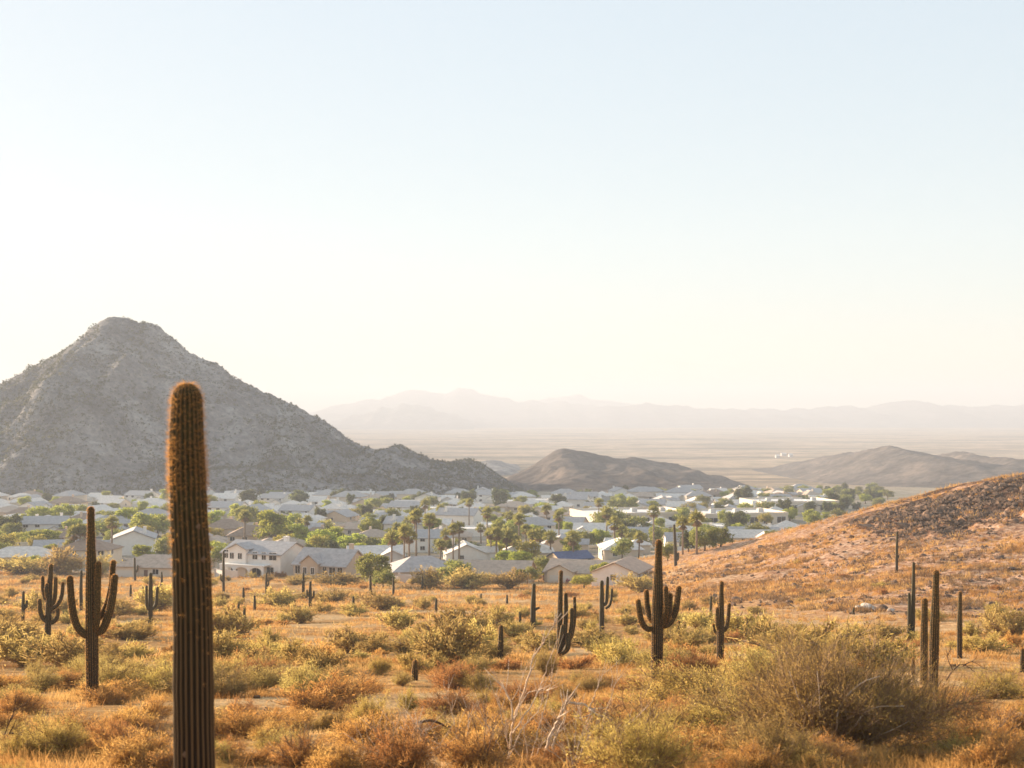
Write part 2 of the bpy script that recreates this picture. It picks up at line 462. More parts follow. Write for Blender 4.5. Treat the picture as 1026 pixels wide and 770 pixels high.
# ------------------------------------------------------------------ ground sheet
def build_ground():
    rr = np.concatenate([np.linspace(.5, 14, 40)[:-1], np.geomspace(14, 330, 520)[:-1], np.geomspace(330, 9600, 190)])
    fine = np.linspace(-R(24), R(24), 460)
    side = np.linspace(R(24), R(75), 60)[1:]
    th = np.concatenate([-side[::-1], fine, side])
    A, B = np.meshgrid(th, rr)
    X = B * np.sin(A); Y = B * np.cos(A)
    Z = H(X, Y)
    V = np.stack([X, Y, Z], -1).reshape(-1, 3)
    nr, nc = X.shape
    i = np.arange((nr - 1) * nc).reshape(nr - 1, nc)[:, :-1].ravel()
    Fc = np.stack([i, i + 1, i + 1 + nc, i + nc], 1)[:, ::-1]
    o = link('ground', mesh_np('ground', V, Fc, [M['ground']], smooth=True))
    tag(o, kind='structure')
build_ground()

# ------------------------------------------------------------------ mountains
def sil(pts, Y):
    p = np.array(pts, float)
    xs = (p[:, 0] - CX) / F_PX * Y; zs = (HOR - p[:, 1]) / F_PX * Y
    return xs, zs

def massif(name, pts, Yc, front, back, step, seed, mat, amp, freq, rough=1.0, power=1.0, sink=4.0, crag=0.0, label=None):
    xs, zs = sil(pts, Yc)
    x = np.arange(xs[0], xs[-1], step); y = np.concatenate([np.arange(Yc - front * 1.08, Yc, step), np.arange(Yc, Yc + back, step * 2.5)])
    X, Y = np.meshgrid(x, y)
    crest = np.interp(x, xs, zs)
    crest = crest + (fbm(x * freq * 5, x * 0 + seed, seed + 50, 4) * min(24, step * 1.5) if step > 10 else 0)
    k = 1 if step < 2 else 0; crest = np.convolve(np.pad(crest, k, mode='edge'), np.ones(2 * k + 1) / (2 * k + 1), 'valid')
    C = np.broadcast_to(crest, X.shape)
    base = np.interp(Y, _fd, _fz) - sink
    bc = np.interp(Yc, _fd, _fz) - sink
    warp = 0.12 * fbm(X * freq * .6, Y * freq * .3, seed + 3, 3)
    t = np.where(Y < Yc, (Yc - Y) / front, (Y - Yc) / back)
    t = np.clip(t + warp * np.sin(np.pi * np.clip(t, 0, 1)), 0, 1.1)
    prof = np.clip(1 - t, 0, 1) ** power
    prof = prof + .03 * np.sin(t * 9 + X * freq) * np.sin(np.pi * np.clip(t, 0, 1))
    hh = np.maximum(C - bc, 0)
    env = np.clip(hh / (hh.max() * .35), 0, 1)
    n1 = ridged(X * freq, Y * freq * .55, seed, 5) - .45
    n2 = fbm(X * freq * 6, Y * freq * 6, seed + 9, 4)
    damp = .12 + .88 * np.sin(np.pi * np.clip(t, 0, 1))
    Z = base + hh * prof + env * (amp * n1 * damp * np.clip(prof * 2.2, 0, 1) + rough * n2 * np.clip(prof * 3, 0, 1))
    if crag:
        n3 = ridged(X * freq * 11, Y * freq * 11, seed + 31, 3)
        Z = Z + crag * env * np.clip(n3 - .35, 0, 2) * np.clip(prof * 1.5, 0, 1)
    nr, nc = X.shape
    V = np.stack([X, Y, Z], -1).reshape(-1, 3)
    i = np.arange((nr - 1) * nc).reshape(nr - 1, nc)[:, :-1].ravel()
    Fc = np.stack([i, i + 1, i + 1 + nc, i + nc], 1)
    o = link(name, mesh_np(name, V, Fc, [mat], smooth=True))
    tag(o, label, kind='structure')
    return x, y, Z

MX, MY, MZ = massif('mountain', [(-420, 497), (-300, 470), (-150, 445), (-60, 415), (0, 385), (40, 366), (60, 358), (75, 346), (86, 338), (91, 330), (100, 324), (107, 320), (115, 318.5), (125, 320), (133, 323), (139, 327), (147, 325), (153, 326), (160, 329), (166, 337), (175, 341), (181, 346), (187, 353), (200, 359), (206, 362), (208, 364), (215, 366), (225, 373), (235, 380), (260, 391),
    (290, 405), (320, 418), (345, 438), (360, 446), (380, 453), (392, 449), (401, 447), (415, 453), (430, 460), (452, 465), (470, 462), (485, 467), (500, 477), (515, 487), (532, 496), (560, 505)],
    960, 235, 330, 1.4, 3, M['mountain'], 27, .012, 1.3, 1.0, 4, 2.4)
massif('hill', [(480, 500), (505, 482), (520, 474), (533, 467), (550, 456), (560, 451), (568, 450), (580, 452), (600, 456), (615, 459), (632, 458), (655, 462), (680, 465), (700, 473), (730, 484), (755, 493), (785, 502)],
    1150, 260, 300, 2.5, 41, M['darkhill'], 11, .012, 1.2, 1.0, 4, 1.0)
massif('hill', [(440, 482), (462, 472), (478, 465), (488, 461.5), (500, 463), (515, 469), (530, 475), (560, 486)], 1750, 260, 300, 6, 77, M['mountain'], 12, .01, 1.5, 1.0, 4)
massif('hill', [(740, 497), (765, 491), (790, 485), (820, 475), (845, 465), (865, 455), (878, 450.5), (888, 446.5), (900, 449.5), (925, 455), (945, 459.5), (955, 455), (965, 453), (975, 456), (1000, 461), (1026, 465), (1070, 474), (1130, 492)],
    1450, 400, 400, 3, 55, M['darkhill'], 6, .007, 1.6, .8, 1, 1.0)
massif('far_mountains', [(200, 424), (270, 420), (300, 415), (330, 409), (345, 404), (365, 403), (385, 398), (400, 394), (425, 392), (445, 393), (460, 390), (480, 395), (500, 398), (520, 403), (545, 402), (570, 404), (600, 407), (650, 412), (700, 420)],
    8200, 1300, 700, 15, 91, M['farrock'], 40, .0012, 6, 1.0, 6)
massif('far_mountains', [(330, 423), (352, 417), (375, 412), (390, 407), (405, 404), (420, 405), (440, 412), (460, 418), (480, 423)], 6600, 900, 500, 14, 93, M['farrock'], 25, .002, 5, 1.0, 6)
massif('far_mountains', [(440, 420), (470, 414), (500, 412), (540, 412), (580, 410), (620, 408), (650, 404), (665, 406), (690, 409), (720, 410), (760, 410), (800, 411), (830, 407), (870, 409), (885, 405), (910, 401), (930, 404),
    (950, 407), (985, 408), (1000, 406), (1026, 406), (1100, 408), (1200, 415)], 7500, 1200, 700, 15, 95, M['farrock'], 30, .0014, 5, 1.0, 6)
massif('far_mountains', [(500, 412), (540, 402), (575, 396), (600, 400), (640, 405), (700, 410)], 9300, 600, 200, 18, 97, M['farrock'], 30, .0012, 5, 1.0, 6)

def mountain_z(x, y):
    i = np.clip(np.searchsorted(MX, x), 0, len(MX) - 1); j = np.clip(np.searchsorted(MY, y), 0, len(MY) - 1)
    return MZ[j, i]

def mountain_scrub():
    n = 24000
    x = rng.uniform(MX[0], MX[-1], n * 3); y = rng.uniform(MY[0] + 10, 1000, n * 3)
    dens = np.clip(.55 + .6 * fbm(x * .02, y * .02, 66, 3), .08, 1)
    k = rng.uniform(size=len(x)) < dens
    z = mountain_z(x, y); k &= z > np.interp(y, _fd, _fz) - 1
    x, y, z = x[k][:n], y[k][:n], z[k][:n]
    s = rng.uniform(.45, 1.5, len(x)) * (1 + .5 * (rng.uniform(size=len(x)) < .12))
    q = 7
    cn = np.repeat(np.stack([x, y, z + s * .35], 1), q, 0) + rng.normal(size=(len(x) * q, 3)) * np.repeat(s, q)[:, None] * np.array([.42, .42, .3])
    V = quads(cn, np.repeat(s, q) * .75, rng)
    o = link('mountain_scrub', mesh_np('mountain_scrub', V, qf(len(V)), [M['scrubdark']]))
    tag(o, 'dark desert bushes dotted over the grey mountain face', 'scrub', kind='stuff')
mountain_scrub()

# ------------------------------------------------------------------ haze
mb = MB(); mb.box(-6500, 6500, -500, 9700, -81, 150)
hz_m, hn, hl, ho = newmat('haze_air')
pv = hn.new('ShaderNodeVolumePrincipled')
pv.inputs['Color'].default_value = (.515, .57, .655, 1)
pv.inputs['Density'].default_value = .00028
pv.inputs['Anisotropy'].default_value = .1
hl.new(pv.outputs[0], ho.inputs['Volume'])
hz = link('haze', mb.mesh('haze', [hz_m])); tag(hz, kind='stuff')

# ------------------------------------------------------------------ saguaros
def smooth_path(pts, n):
    pts = [np.array(p, float) for p in pts]
    P = [2 * pts[0] - pts[1]] + pts + [2 * pts[-1] - pts[-2]]
    out = []
    seg = len(pts) - 1
    for i in range(n):
        u = i / (n - 1) * seg; k = min(int(u), seg - 1); t = u - k
        a, b, c_, d = P[k], P[k + 1], P[k + 2], P[k + 3]
        out.append(.5 * ((2 * b) + (-a + c_) * t + (2 * a - 5 * b + 4 * c_ - d) * t * t + (-a + 3 * b - 3 * c_ + d) * t ** 3))
    return np.array(out)

def cactus_column(path, radii, ribs, per, seed, tip=True, age=(0, 0), depth=.13):
    """ribbed column swept along path; returns mesh, and rib crest points/normals for spines"""
    rg = np.random.default_rng(seed)
    n = len(path)
    T = np.gradient(path, axis=0); T /= np.linalg.norm(T, axis=1, keepdims=True) + 1e-9
    ref = np.array([0.02, 1, 0.0])
    A = np.cross(T, ref); A /= np.linalg.norm(A, axis=1, keepdims=True) + 1e-9
    B = np.cross(T, A)
    P = path.copy(); Rr = np.array(radii, float)
    if tip:   # rounded dome
        L = Rr[-1]; K = 7
        ex = [P[-1] + T[-1] * L * 1.15 * math.sin(a) for a in np.linspace(.15, math.pi / 2, K)]
        er = [L * math.cos(a) for a in np.linspace(.15, math.pi / 2 - .04, K)]
        P = np.vstack([P, ex]); Rr = np.concatenate([Rr, er]); A = np.vstack([A, np.repeat(A[-1:], K, 0)]); B = np.vstack([B, np.repeat(B[-1:], K, 0)]); T = np.vstack([T, np.repeat(T[-1:], K, 0)])
    m = ribs * per
    ang = np.arange(m) * 2 * np.pi / m
    w = .5 + .5 * np.cos(ang * ribs)
    w = w ** .75
    n = len(P)
    wob = 1 + .035 * perlin(np.arange(n)[:, None] * .35, ang[None, :] * 1.5, seed) + .03 * perlin(np.arange(n)[:, None] * .12, ang[None, :] * .4 + 9, seed)
    rad = Rr[:, None] * (1 - depth * 1.15 + depth * 1.15 * w[None, :]) * wob
    ca, sa = np.cos(ang), np.sin(ang)
    V = P[:, None, :] + rad[:, :, None] * (A[:, None, :] * ca[None, :, None] + B[:, None, :] * sa[None, :, None])
    i = np.arange(n - 1)[:, None] * m; j = np.arange(m)[None, :]; j2 = (j + 1) % m
    Fc = np.stack([i + j, i + j2, i + m + j2, i + m + j], -1).reshape(-1, 4)
    me = mesh_np('saguaro_column', V.reshape(-1, 3), Fc, [M['cactus']], smooth=True)
    at_ = me.attributes.new('rib', 'FLOAT', 'POINT'); at_.data.foreach_set('value', np.tile(w, n).astype(np.float32))
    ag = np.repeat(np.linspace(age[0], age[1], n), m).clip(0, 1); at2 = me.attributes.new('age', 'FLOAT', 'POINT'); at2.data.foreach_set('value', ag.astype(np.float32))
    cr = np.arange(ribs) * per
    return me, V[:, cr, :], (A[:, None, :] * ca[None, cr, None] + B[:, None, :] * sa[None, cr, None]), T

def spine_mesh(crest, nor, T, spacing, length, width, per, seed, name='saguaro_spines', keep=None):
    rg = np.random.default_rng(seed)
    P0, P1 = [], []
    n, r, _ = crest.shape
    seg = np.linalg.norm(crest[1:] - crest[:-1], axis=2).mean(1)
    for i in range(n - 1):
        k = max(1, int(round(seg[i] / spacing)))
        for q in range(k):
            t = ((q + rg.uniform(-.5, .9, r)) / k)[:, None]
            P0.append(crest[i] * (1 - t) + crest[i + 1] * t); P1.append((nor[i], np.repeat(T[i][None], r, 0)))
    base = np.concatenate(P0); nn = np.concatenate([p[0] for p in P1]); tt = np.concatenate([p[1] for p in P1])
    if keep is not None:
        kk = rg.uniform(size=len(base)) < np.interp(base[:, 2], *keep); base, nn, tt = base[kk], nn[kk], tt[kk]
    base = np.repeat(base, per, 0); nn = np.repeat(nn, per, 0); tt = np.repeat(tt, per, 0)
    side = np.cross(nn, tt)
    d = nn * rg.uniform(.5, 1.1, (len(nn), 1)) + tt * rg.normal(size=(len(nn), 1)) * .55 + side * rg.normal(size=(len(nn), 1)) * .6
    d /= np.linalg.norm(d, axis=1, keepdims=True)
    ln = rg.uniform(.5, 1.1, (len(nn), 1)) * length
    V = strands(base - nn * .004, base + d * ln, width, rg, .3)
    return mesh_np(name, V, qf(len(V)), [M['spine']])

SAG = []
def saguaro(base, top, w, arms=(), label='', hide=0.0, group='saguaros standing on the desert slope', ribs=12, spx=None, wood=0.35, dy=None, wtop=None, name='saguaro'):
    """base/top: photo pixels, w: trunk width in pixels; arms: list of (pixel path, width, depth offset in px)"""
    gx, gy, gz = ground_at(*base)
    s = gy / F_PX
    seed = len(SAG) * 13 + 5
    rg = random.Random(seed)
    root = empty(name, (gx, gy, gz))
    def P(px, py, dyp=0):
        v = at(px, py, gy); return np.array([v.x - gx, dyp * s, v.z - gz])
    hgt = (base[1] - top[1]) * s
    n = max(8, min(40, int(hgt / .16)))
    b0 = P(*base); b0[2] = -.15
    mid = P(base[0] * .5 + top[0] * .5 + rg.uniform(-.4, .4), (base[1] + top[1]) / 2)
    path = smooth_path([b0, mid, P(*top)], n)
    u = np.linspace(0, 1, n)
    r0 = w * s / 2
    wt = (wtop or w * .72) / w
    rad = r0 * np.interp(u, [0, .08, .35, .6, .9, 1], [.92, .95, 1.0, .95, wt * 1.02, wt])
    near = s < .045
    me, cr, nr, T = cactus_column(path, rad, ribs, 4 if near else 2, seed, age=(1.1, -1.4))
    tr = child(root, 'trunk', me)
    tr.data.name = 'saguaro_trunk'
    fu = min(1.0, (s / .03))
    if s < .06: child(tr, 'spines', spine_mesh(cr, nr, T, max(.05, s * 1.3), max(.045, s * .9), max(.004, s * .16), 4, seed))
    for (pp, aw, dyp) in arms:
        L = len(pp)
        pts = [P(q[0], q[1], dyp * min(1, i / max(1, L - 2) * 1.0 if L > 2 else i)) for i, q in enumerate(pp)]
        na = max(9, min(26, int(sum(np.linalg.norm(pts[i + 1] - pts[i]) for i in range(L - 1)) / .12)))
        path2 = smooth_path(pts, na); u2 = np.linspace(0, 1, na)
        ar = aw * s / 2 * np.interp(u2, [0, .25, .6, 1], [.75, 1, 1, .85])
        me2, cr2, nr2, T2 = cactus_column(path2, ar, max(8, ribs - 2), 4 if near else 2, seed + 3)
        a = child(root, 'arm', me2)
        if s < .06: child(a, 'spines', spine_mesh(cr2, nr2, T2, max(.05, s * 1.3), max(.04, s * .9), max(.004, s * .16), 4, seed + 5))
    tag(root, label, 'cactus', group)
    SAG.append(root)
    return root

# the tall thick saguaro close to the camera
def near_saguaro():
    Y = 13.6
    s = Y / F_PX
    t = [at(x, y, Y) for x, y in ((196, 830), (195, 770), (194, 690), (193, 600), (190.5, 540), (188.5, 500), (187.3, 450), (187, 402))]
    gx = t[0].x; gz = float(H(gx, Y))
    root = empty('saguaro', (gx, Y, gz))
    pts = [np.array([0, 0, -.2])] + [np.array([v.x - gx, 0, v.z - gz]) for v in t]
    path = smooth_path(pts, 90)
    zz = path[:, 2] + gz
    rows = HOR - zz / Y * F_PX
    wpx = np.interp(rows, [395, 402, 412, 440, 480, 540, 600, 680, 770, 900], [31, 33, 34.5, 37, 39, 40.5, 42, 43.5, 43.5, 41])
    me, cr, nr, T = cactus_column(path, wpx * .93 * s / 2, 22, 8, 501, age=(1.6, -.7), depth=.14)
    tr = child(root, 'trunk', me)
    child(tr, 'spines', spine_mesh(cr, nr, T, .028, .055, .0022, 8, 502, keep=([1.3, 2.6, 3.4, 4.0], [.0, .2, .9, 1])))
    # scars of old woodpecker holes
    for px, py in ((201.5, 527), (189, 752), (206, 560)):
        v = at(px, py, Y)
        k = int(np.argmin(np.abs(zz - v.z))); rr_ = wpx[k] * .93 * s / 2
        dx = v.x - (path[k, 0] + gx); yy = Y - math.sqrt(max(rr_ ** 2 - dx ** 2, 0)) * .93
        import bmesh
        bm = bmesh.new(); bmesh.ops.create_icosphere(bm, subdivisions=2, radius=1)
        for v2 in bm.verts:
            v2.co = Vector((dx + path[k, 0], yy - Y, v.z - gz)) + Vector((v2.co.x * .022, v2.co.y * .012, v2.co.z * .03)) * (1 + .25 * math.sin(v2.co.x * 5 + v2.co.z * 7))
        sm = bpy.data.meshes.new('woodpecker_scar'); bm.to_mesh(sm); bm.free(); sm.materials.append(M['bark'])
        child(tr, 'scar', sm)
    tag(root, 'tall thick armless saguaro standing close up, taller than everything on the slope', 'cactus', 'saguaros standing on the desert slope')
    SAG.append(root)
near_saguaro()

saguaro((93, 706), (91, 512), 12.5, [
    ([(92, 636), (86, 636), (78, 626), (74, 606), (72, 580)], 7.5, -6), ([(92, 636), (98, 624), (100, 598), (101, 565)], 6.6, -8),
    ([(94, 634), (102, 632), (109, 614), (112, 598), (114, 580)], 8, 3), ([(94, 625), (103, 612), (107.5, 590), (109.5, 566)], 6.2, 14)],
    'large saguaro with four upright arms between the many-armed saguaro and the thickest trunk', ribs=16, wtop=7)
saguaro((47, 652), (51, 568), 6.5, [
    ([(48, 624), (43.5, 619), (41.5, 611), (41, 602)], 4.6, -4), ([(48, 604), (44, 599), (41.5, 592), (41, 580)], 4.2, 5),
    ([(50, 608), (54.5, 603), (57, 594), (57.5, 580)], 4.2, -5), ([(50, 612), (57, 606), (60, 597), (61, 586)], 4.2, 6),
    ([(49, 625), (54, 623), (57.5, 618), (58, 612)], 4.4, 0), ([(48.5, 602), (48, 592), (48.5, 586)], 4, -5)],
    'bushy candelabra saguaro with six short arms left of the large four-armed one')
saguaro((23, 624), (23.5, 594), 3.6, [([(23, 611), (26, 608), (27, 603)], 3, 0)], 'small saguaro with one stubby arm near the left end of the slope', ribs=10)
saguaro((81.5, 612), (81.5, 573), 3.6, (), 'thin bare saguaro partly hidden behind the large four-armed saguaro', ribs=10)
saguaro((64, 623), (64, 614), 3, (), 'knee-high saguaro stub between the candelabra saguaro and the large four-armed one', ribs=8)
saguaro((150.5, 630), (151, 576), 5, [([(150.5, 612), (148, 606), (147.6, 588)], 3.2, -3), ([(151, 612), (155.5, 606), (157, 590)], 3.4, 3)], 'three-stemmed saguaro just left of the thickest trunk', ribs=10)
saguaro((131, 598), (131, 587), 2.6, (), 'short plain saguaro left of the three-stemmed one', ribs=8)
saguaro((135.5, 582), (135, 560), 2.6, [([(135.3, 574), (137.5, 572), (138, 567)], 1.8, 0)], 'thin saguaro with a small arm in front of the pale garden wall', ribs=8)
saguaro((143.5, 597), (143.5, 588), 2.4, (), 'tiny saguaro stub above the three-stemmed saguaro', ribs=8)
saguaro((162, 588), (162, 574), 2.4, (), 'slim saguaro between the garden wall and the thickest trunk', ribs=8)
saguaro((224, 594), (224, 553), 2.8, [([(224, 584), (221.5, 581), (221.3, 576)], 1.6, 0)], 'very thin tall saguaro beside the left corner of the two-storey grey house', ribs=8)
saguaro((244, 603), (244, 590), 2.8, (), 'upper left one of four short saguaros right of the thickest trunk', ribs=8)
saguaro((255, 612), (255, 598), 3, (), 'rightmost of four short saguaros right of the thickest trunk', ribs=8)
saguaro((239, 628), (239, 607), 3.6, (), 'lower left one of four short saguaros right of the thickest trunk', ribs=8)
saguaro((245, 631), (245, 609), 3.6, (), 'lower middle one of four short saguaros right of the thickest trunk', ribs=8)
saguaro((267, 596), (267, 575), 2.6, [([(267, 588), (269, 586), (269.2, 582)], 1.6, 0)], 'thin saguaro in front of the two-storey grey house', ribs=8)
saguaro((304, 597), (304, 575), 3, (), 'thin saguaro in front of the left half of the beige house', ribs=8)
saguaro((311, 611), (311, 584), 3.6, [([(311, 600), (314, 598), (314.5, 593)], 2.2, 0), ([(311, 598), (308, 596), (307.6, 592)], 2.0, 0)], 'saguaro with two tiny arms in front of the beige house', ribs=8)
saguaro((371, 596), (371, 578), 2.8, (), 'short saguaro beside the trunk of the tall loose tree', ribs=8)
saguaro((394, 597), (394, 580), 2.6, (), 'short saguaro right of the small round-headed tree', ribs=8)
saguaro((423, 591), (423, 578), 2.4, (), 'small saguaro below the grey-roofed house left of the tan roof', ribs=8)
saguaro((354, 614), (354, 599), 3, (), 'short saguaro between the beige house and the tall loose tree, lower down', ribs=8)
saguaro((400, 611), (400, 604), 2.4, (), 'tiny saguaro stub below the small round-headed tree', ribs=8)
saguaro((437, 613), (437, 601), 3, (), 'taller one of two small saguaros standing side by side below the tan roof', ribs=8)
saguaro((442.5, 622), (442, 614), 3, (), 'shorter one of two small saguaros standing side by side below the tan roof', ribs=8)
saguaro((482, 605), (482, 596), 2.4, (), 'tiny saguaro below the left half of the tan roof', ribs=8)
saguaro((508, 605), (508, 597), 2.4, (), 'tiny saguaro below the right end of the tan roof', ribs=8)
saguaro((521, 627), (521, 614), 3, (), 'short saguaro just left of the plain medium one below the tan roof', ribs=8)
saguaro((534, 630), (535, 587), 5.5, [([(535, 612), (537, 610.5), (539.5, 609.5)], 2.8, 0)], 'medium saguaro with a single side knob left of the ragged cluster', ribs=10, wtop=3.8)
saguaro((560, 660), (562, 574), 5.5, [([(561, 650), (565, 640), (567, 618), (567, 597)], 4.8, 5), ([(562, 652), (569, 642), (572.5, 628), (573, 611)], 4.4, -4), ([(563, 648), (572, 640), (576, 622), (576, 601)], 3.6, 9),
    ([(561, 650), (563, 636), (564, 628)], 6, -5), ([(563, 655), (568, 648), (569, 636)], 6, -8)], 'ragged cluster of crowded saguaro stems left of the six-armed saguaro', ribs=10, wtop=4)
saguaro((501, 662), (502, 629), 6, (), 'dark stump-like saguaro behind the bleached branches', ribs=9)
saguaro((492, 668), (492, 658), 4.6, (), 'low dark saguaro stub left of the stump-like one', ribs=9)
saguaro((415.5, 682), (416, 664), 6.5, (), 'squat dark saguaro stump alone in the dry brush', ribs=10)
saguaro((603, 637), (603, 584), 5.2, [([(604, 607), (607.5, 604), (608.5, 592), (609, 580)], 3.6, 3), ([(607, 610), (611, 607), (613, 600), (613.5, 592)], 2.8, 5)], 'saguaro with two thin right arms left of the six-armed saguaro', ribs=10, wtop=4)
saguaro((658, 684), (660, 545), 12, [
    ([(656, 629), (649, 630.5), (643, 624), (640.5, 614), (639, 603)], 6, -5), ([(657, 625), (652, 621), (649.5, 610), (648.5, 595)], 5.6, 8),
    ([(659, 627), (664, 622), (666, 610), (666, 589)], 5.4, -10), ([(659, 628), (666.5, 623), (670, 612), (671, 597)], 6.2, -4),
    ([(660, 628), (670, 626), (676.5, 615), (679, 603), (680.5, 591)], 6.4, 4), ([(660, 618), (664, 612), (667, 604), (668, 597)], 4.6, 12)],
    'large six-armed saguaro standing before the foot of the rocky slope', ribs=16, wtop=6.6)
saguaro((681, 648), (680, 624), 4.6, [([(681.5, 638), (684.5, 635), (686, 625)], 3.8, 0)], 'low forked saguaro just right of the six-armed saguaro', ribs=10)
saguaro((712.5, 622), (712.5, 599), 3.2, (), 'short plain saguaro behind the three-armed one', ribs=8)
saguaro((721.5, 665), (723, 585), 7.4, [([(722, 633), (719, 628), (718, 620), (718, 610)], 4, -4), ([(722, 633), (727, 631), (729.8, 622), (731, 607)], 4.2, 3), ([(721, 637), (717, 634), (715.3, 627)], 2.6, 3)],
    'saguaro with three short arms behind the big yellow-green bush', ribs=12, wtop=4.2)
saguaro((627, 618), (627, 611), 2.4, (), 'tiny stub of a saguaro left behind the six-armed one', ribs=8)
saguaro((677, 567), (675.5, 527), 3.4, [([(677, 562), (679, 560), (679.5, 555)], 2.8, 0)], 'thin saguaro poking above the lower crest of the rocky slope', ribs=8)
saguaro((898.5, 573), (899, 534), 3, [([(898.7, 560), (900, 559), (900.3, 557)], 1.4, 0)], 'lone thin saguaro high on the rocky slope', ribs=8)
saguaro((914.3, 641), (915.5, 565), 4.6, (), 'taller one of the thin saguaro pair on the right slope', ribs=10, wtop=3)
saguaro((910.8, 641), (911, 596), 4.4, (), 'shorter one of the thin saguaro pair on the right slope', ribs=10)
saguaro((934.5, 694), (938, 575), 10, (), 'taller one of two thick armless saguaros behind the big bush', ribs=14, wtop=6.2)
saguaro((926, 686), (926.5, 603), 7.8, (), 'shorter one of two thick armless saguaros behind the big bush', ribs=14, wtop=6)
saguaro((915, 676), (915, 661), 4, (), 'small dark stub left of the two thick armless saguaros', ribs=9)
saguaro((961.5, 660), (962, 595), 5.6, (), 'slim armless saguaro right of the two thick armless ones', ribs=10, wtop=3.8)
saguaro((855.5, 616), (855.5, 609.5), 2.6, (), 'tiny saguaro stub beside the pale boulders', ribs=8)
saguaro((1024.5, 674), (1024.5, 652), 5.5, (), 'short saguaro cut off by the right border of the view', ribs=9)

# ------------------------------------------------------------------ auto labels
ORD = 'first second third fourth fifth sixth seventh eighth ninth tenth eleventh twelfth thirteenth fourteenth fifteenth sixteenth seventeenth eighteenth nineteenth twentieth'.split()
def ordn(i):
    if i < 20: return ORD[i]
    t = ['twenty', 'thirty', 'forty', 'fifty', 'sixty', 'seventy', 'eighty', 'ninety']
    q, r_ = divmod(i + 1, 10)
    return (t[q - 2] + '-' + ORD[r_ - 1]) if r_ else ['twentieth', 'thirtieth', 'fortieth', 'fiftieth', 'sixtieth'][q - 2]
AUTO = []     # (object, look, zone, px)
def auto(o, look, zone, px): AUTO.append((o, look, zone, px))
def col_zone(px):
    if px < 190: return 'left of the thickest saguaro'
    if px < 402: return 'below the two-storey house' if False else 'right of the thickest saguaro'
    if px < 562: return 'left of the ragged saguaro cluster'
    if px < 660: return 'just left of the six-armed saguaro'
    if px < 800: return 'just right of the six-armed saguaro'
    return 'towards the right border'

# ------------------------------------------------------------------ bushes
def bush_meshes(seed, Rr, Hh, nst, ntw, nlf, tw_w, lf, leafmat_, upright=.5, sparse=1.0, leaf_strand=0.0):
    rg = np.random.default_rng(seed)
    az = rg.uniform(0, 2 * np.pi, nst); po = np.arccos(1 - rg.uniform(0, 1, nst) * (1 - upright * .75)); po = po * .98
    d = np.stack([np.sin(po) * np.cos(az), np.sin(po) * np.sin(az), np.cos(po)], 1)
    lob = np.clip(.72 + .6 * perlin(az * 1.1 + seed, po * 2.2, seed)[:, None] + rg.uniform(-.3, .3, (nst, 1)), .18, 1.3)
    end = d * np.array([Rr, Rr, Hh]) * lob
    start = rg.normal(size=(nst, 3)) * np.array([.07, .07, 0]) * Rr
    midp = start * .5 + end * .5 + rg.normal(size=(nst, 3)) * .06 * Rr; midp[:, 2] += .06 * Hh
    s1 = strands(start, midp, tw_w * 1.8, rg, .8); s2 = strands(midp, end, tw_w * 1.3, rg, .5)
    k = rg.integers(0, nst, ntw); t = rg.uniform(.25, 1, ntw)[:, None] ** .7
    tp = np.where(t < .5, start[k] + (midp[k] - start[k]) * t * 2, midp[k] + (end[k] - midp[k]) * (t * 2 - 1))
    dirv = d[k] * .6 + rg.normal(size=(ntw, 3)) * .45 + np.array([0, 0, .45 * upright + .1])
    dirv /= np.linalg.norm(dirv, axis=1, keepdims=True)
    te = tp + dirv * rg.uniform(.12, .36, (ntw, 1)) * Rr
    s3 = strands(tp, te, tw_w * .8, rg, .4)
    st = np.concatenate([s1, s2, s3]); 
    k2 = rg.integers(0, ntw, nlf); u = rg.uniform(.2, 1.05, nlf)[:, None]
    lp = tp[k2] + (te[k2] - tp[k2]) * u + rg.normal(size=(nlf, 3)) * .025 * Rr
    nls = int(nlf * leaf_strand)
    parts = []
    if nls:
        dv = dirv[k2[:nls]] + rg.normal(size=(nls, 3)) * .5; dv /= np.linalg.norm(dv, axis=1, keepdims=True)
        parts.append(strands(lp[:nls], lp[:nls] + dv * lf * rg.uniform(1.2, 3.2, (nls, 1)), lf * .28, rg, .4))
    if nlf - nls: parts.append(quads(lp[nls:], lf * rg.uniform(.6, 1.3, nlf - nls), rg))
    lv = np.concatenate(parts)
    lv[:, 2] = np.maximum(lv[:, 2], -.05); st[:, 2] = np.maximum(st[:, 2], -.1)
    return mesh_np('bush_stems', st, qf(len(st)), [M['twig']]), mesh_np('bush_leaves', lv, qf(len(lv)), [leafmat_])

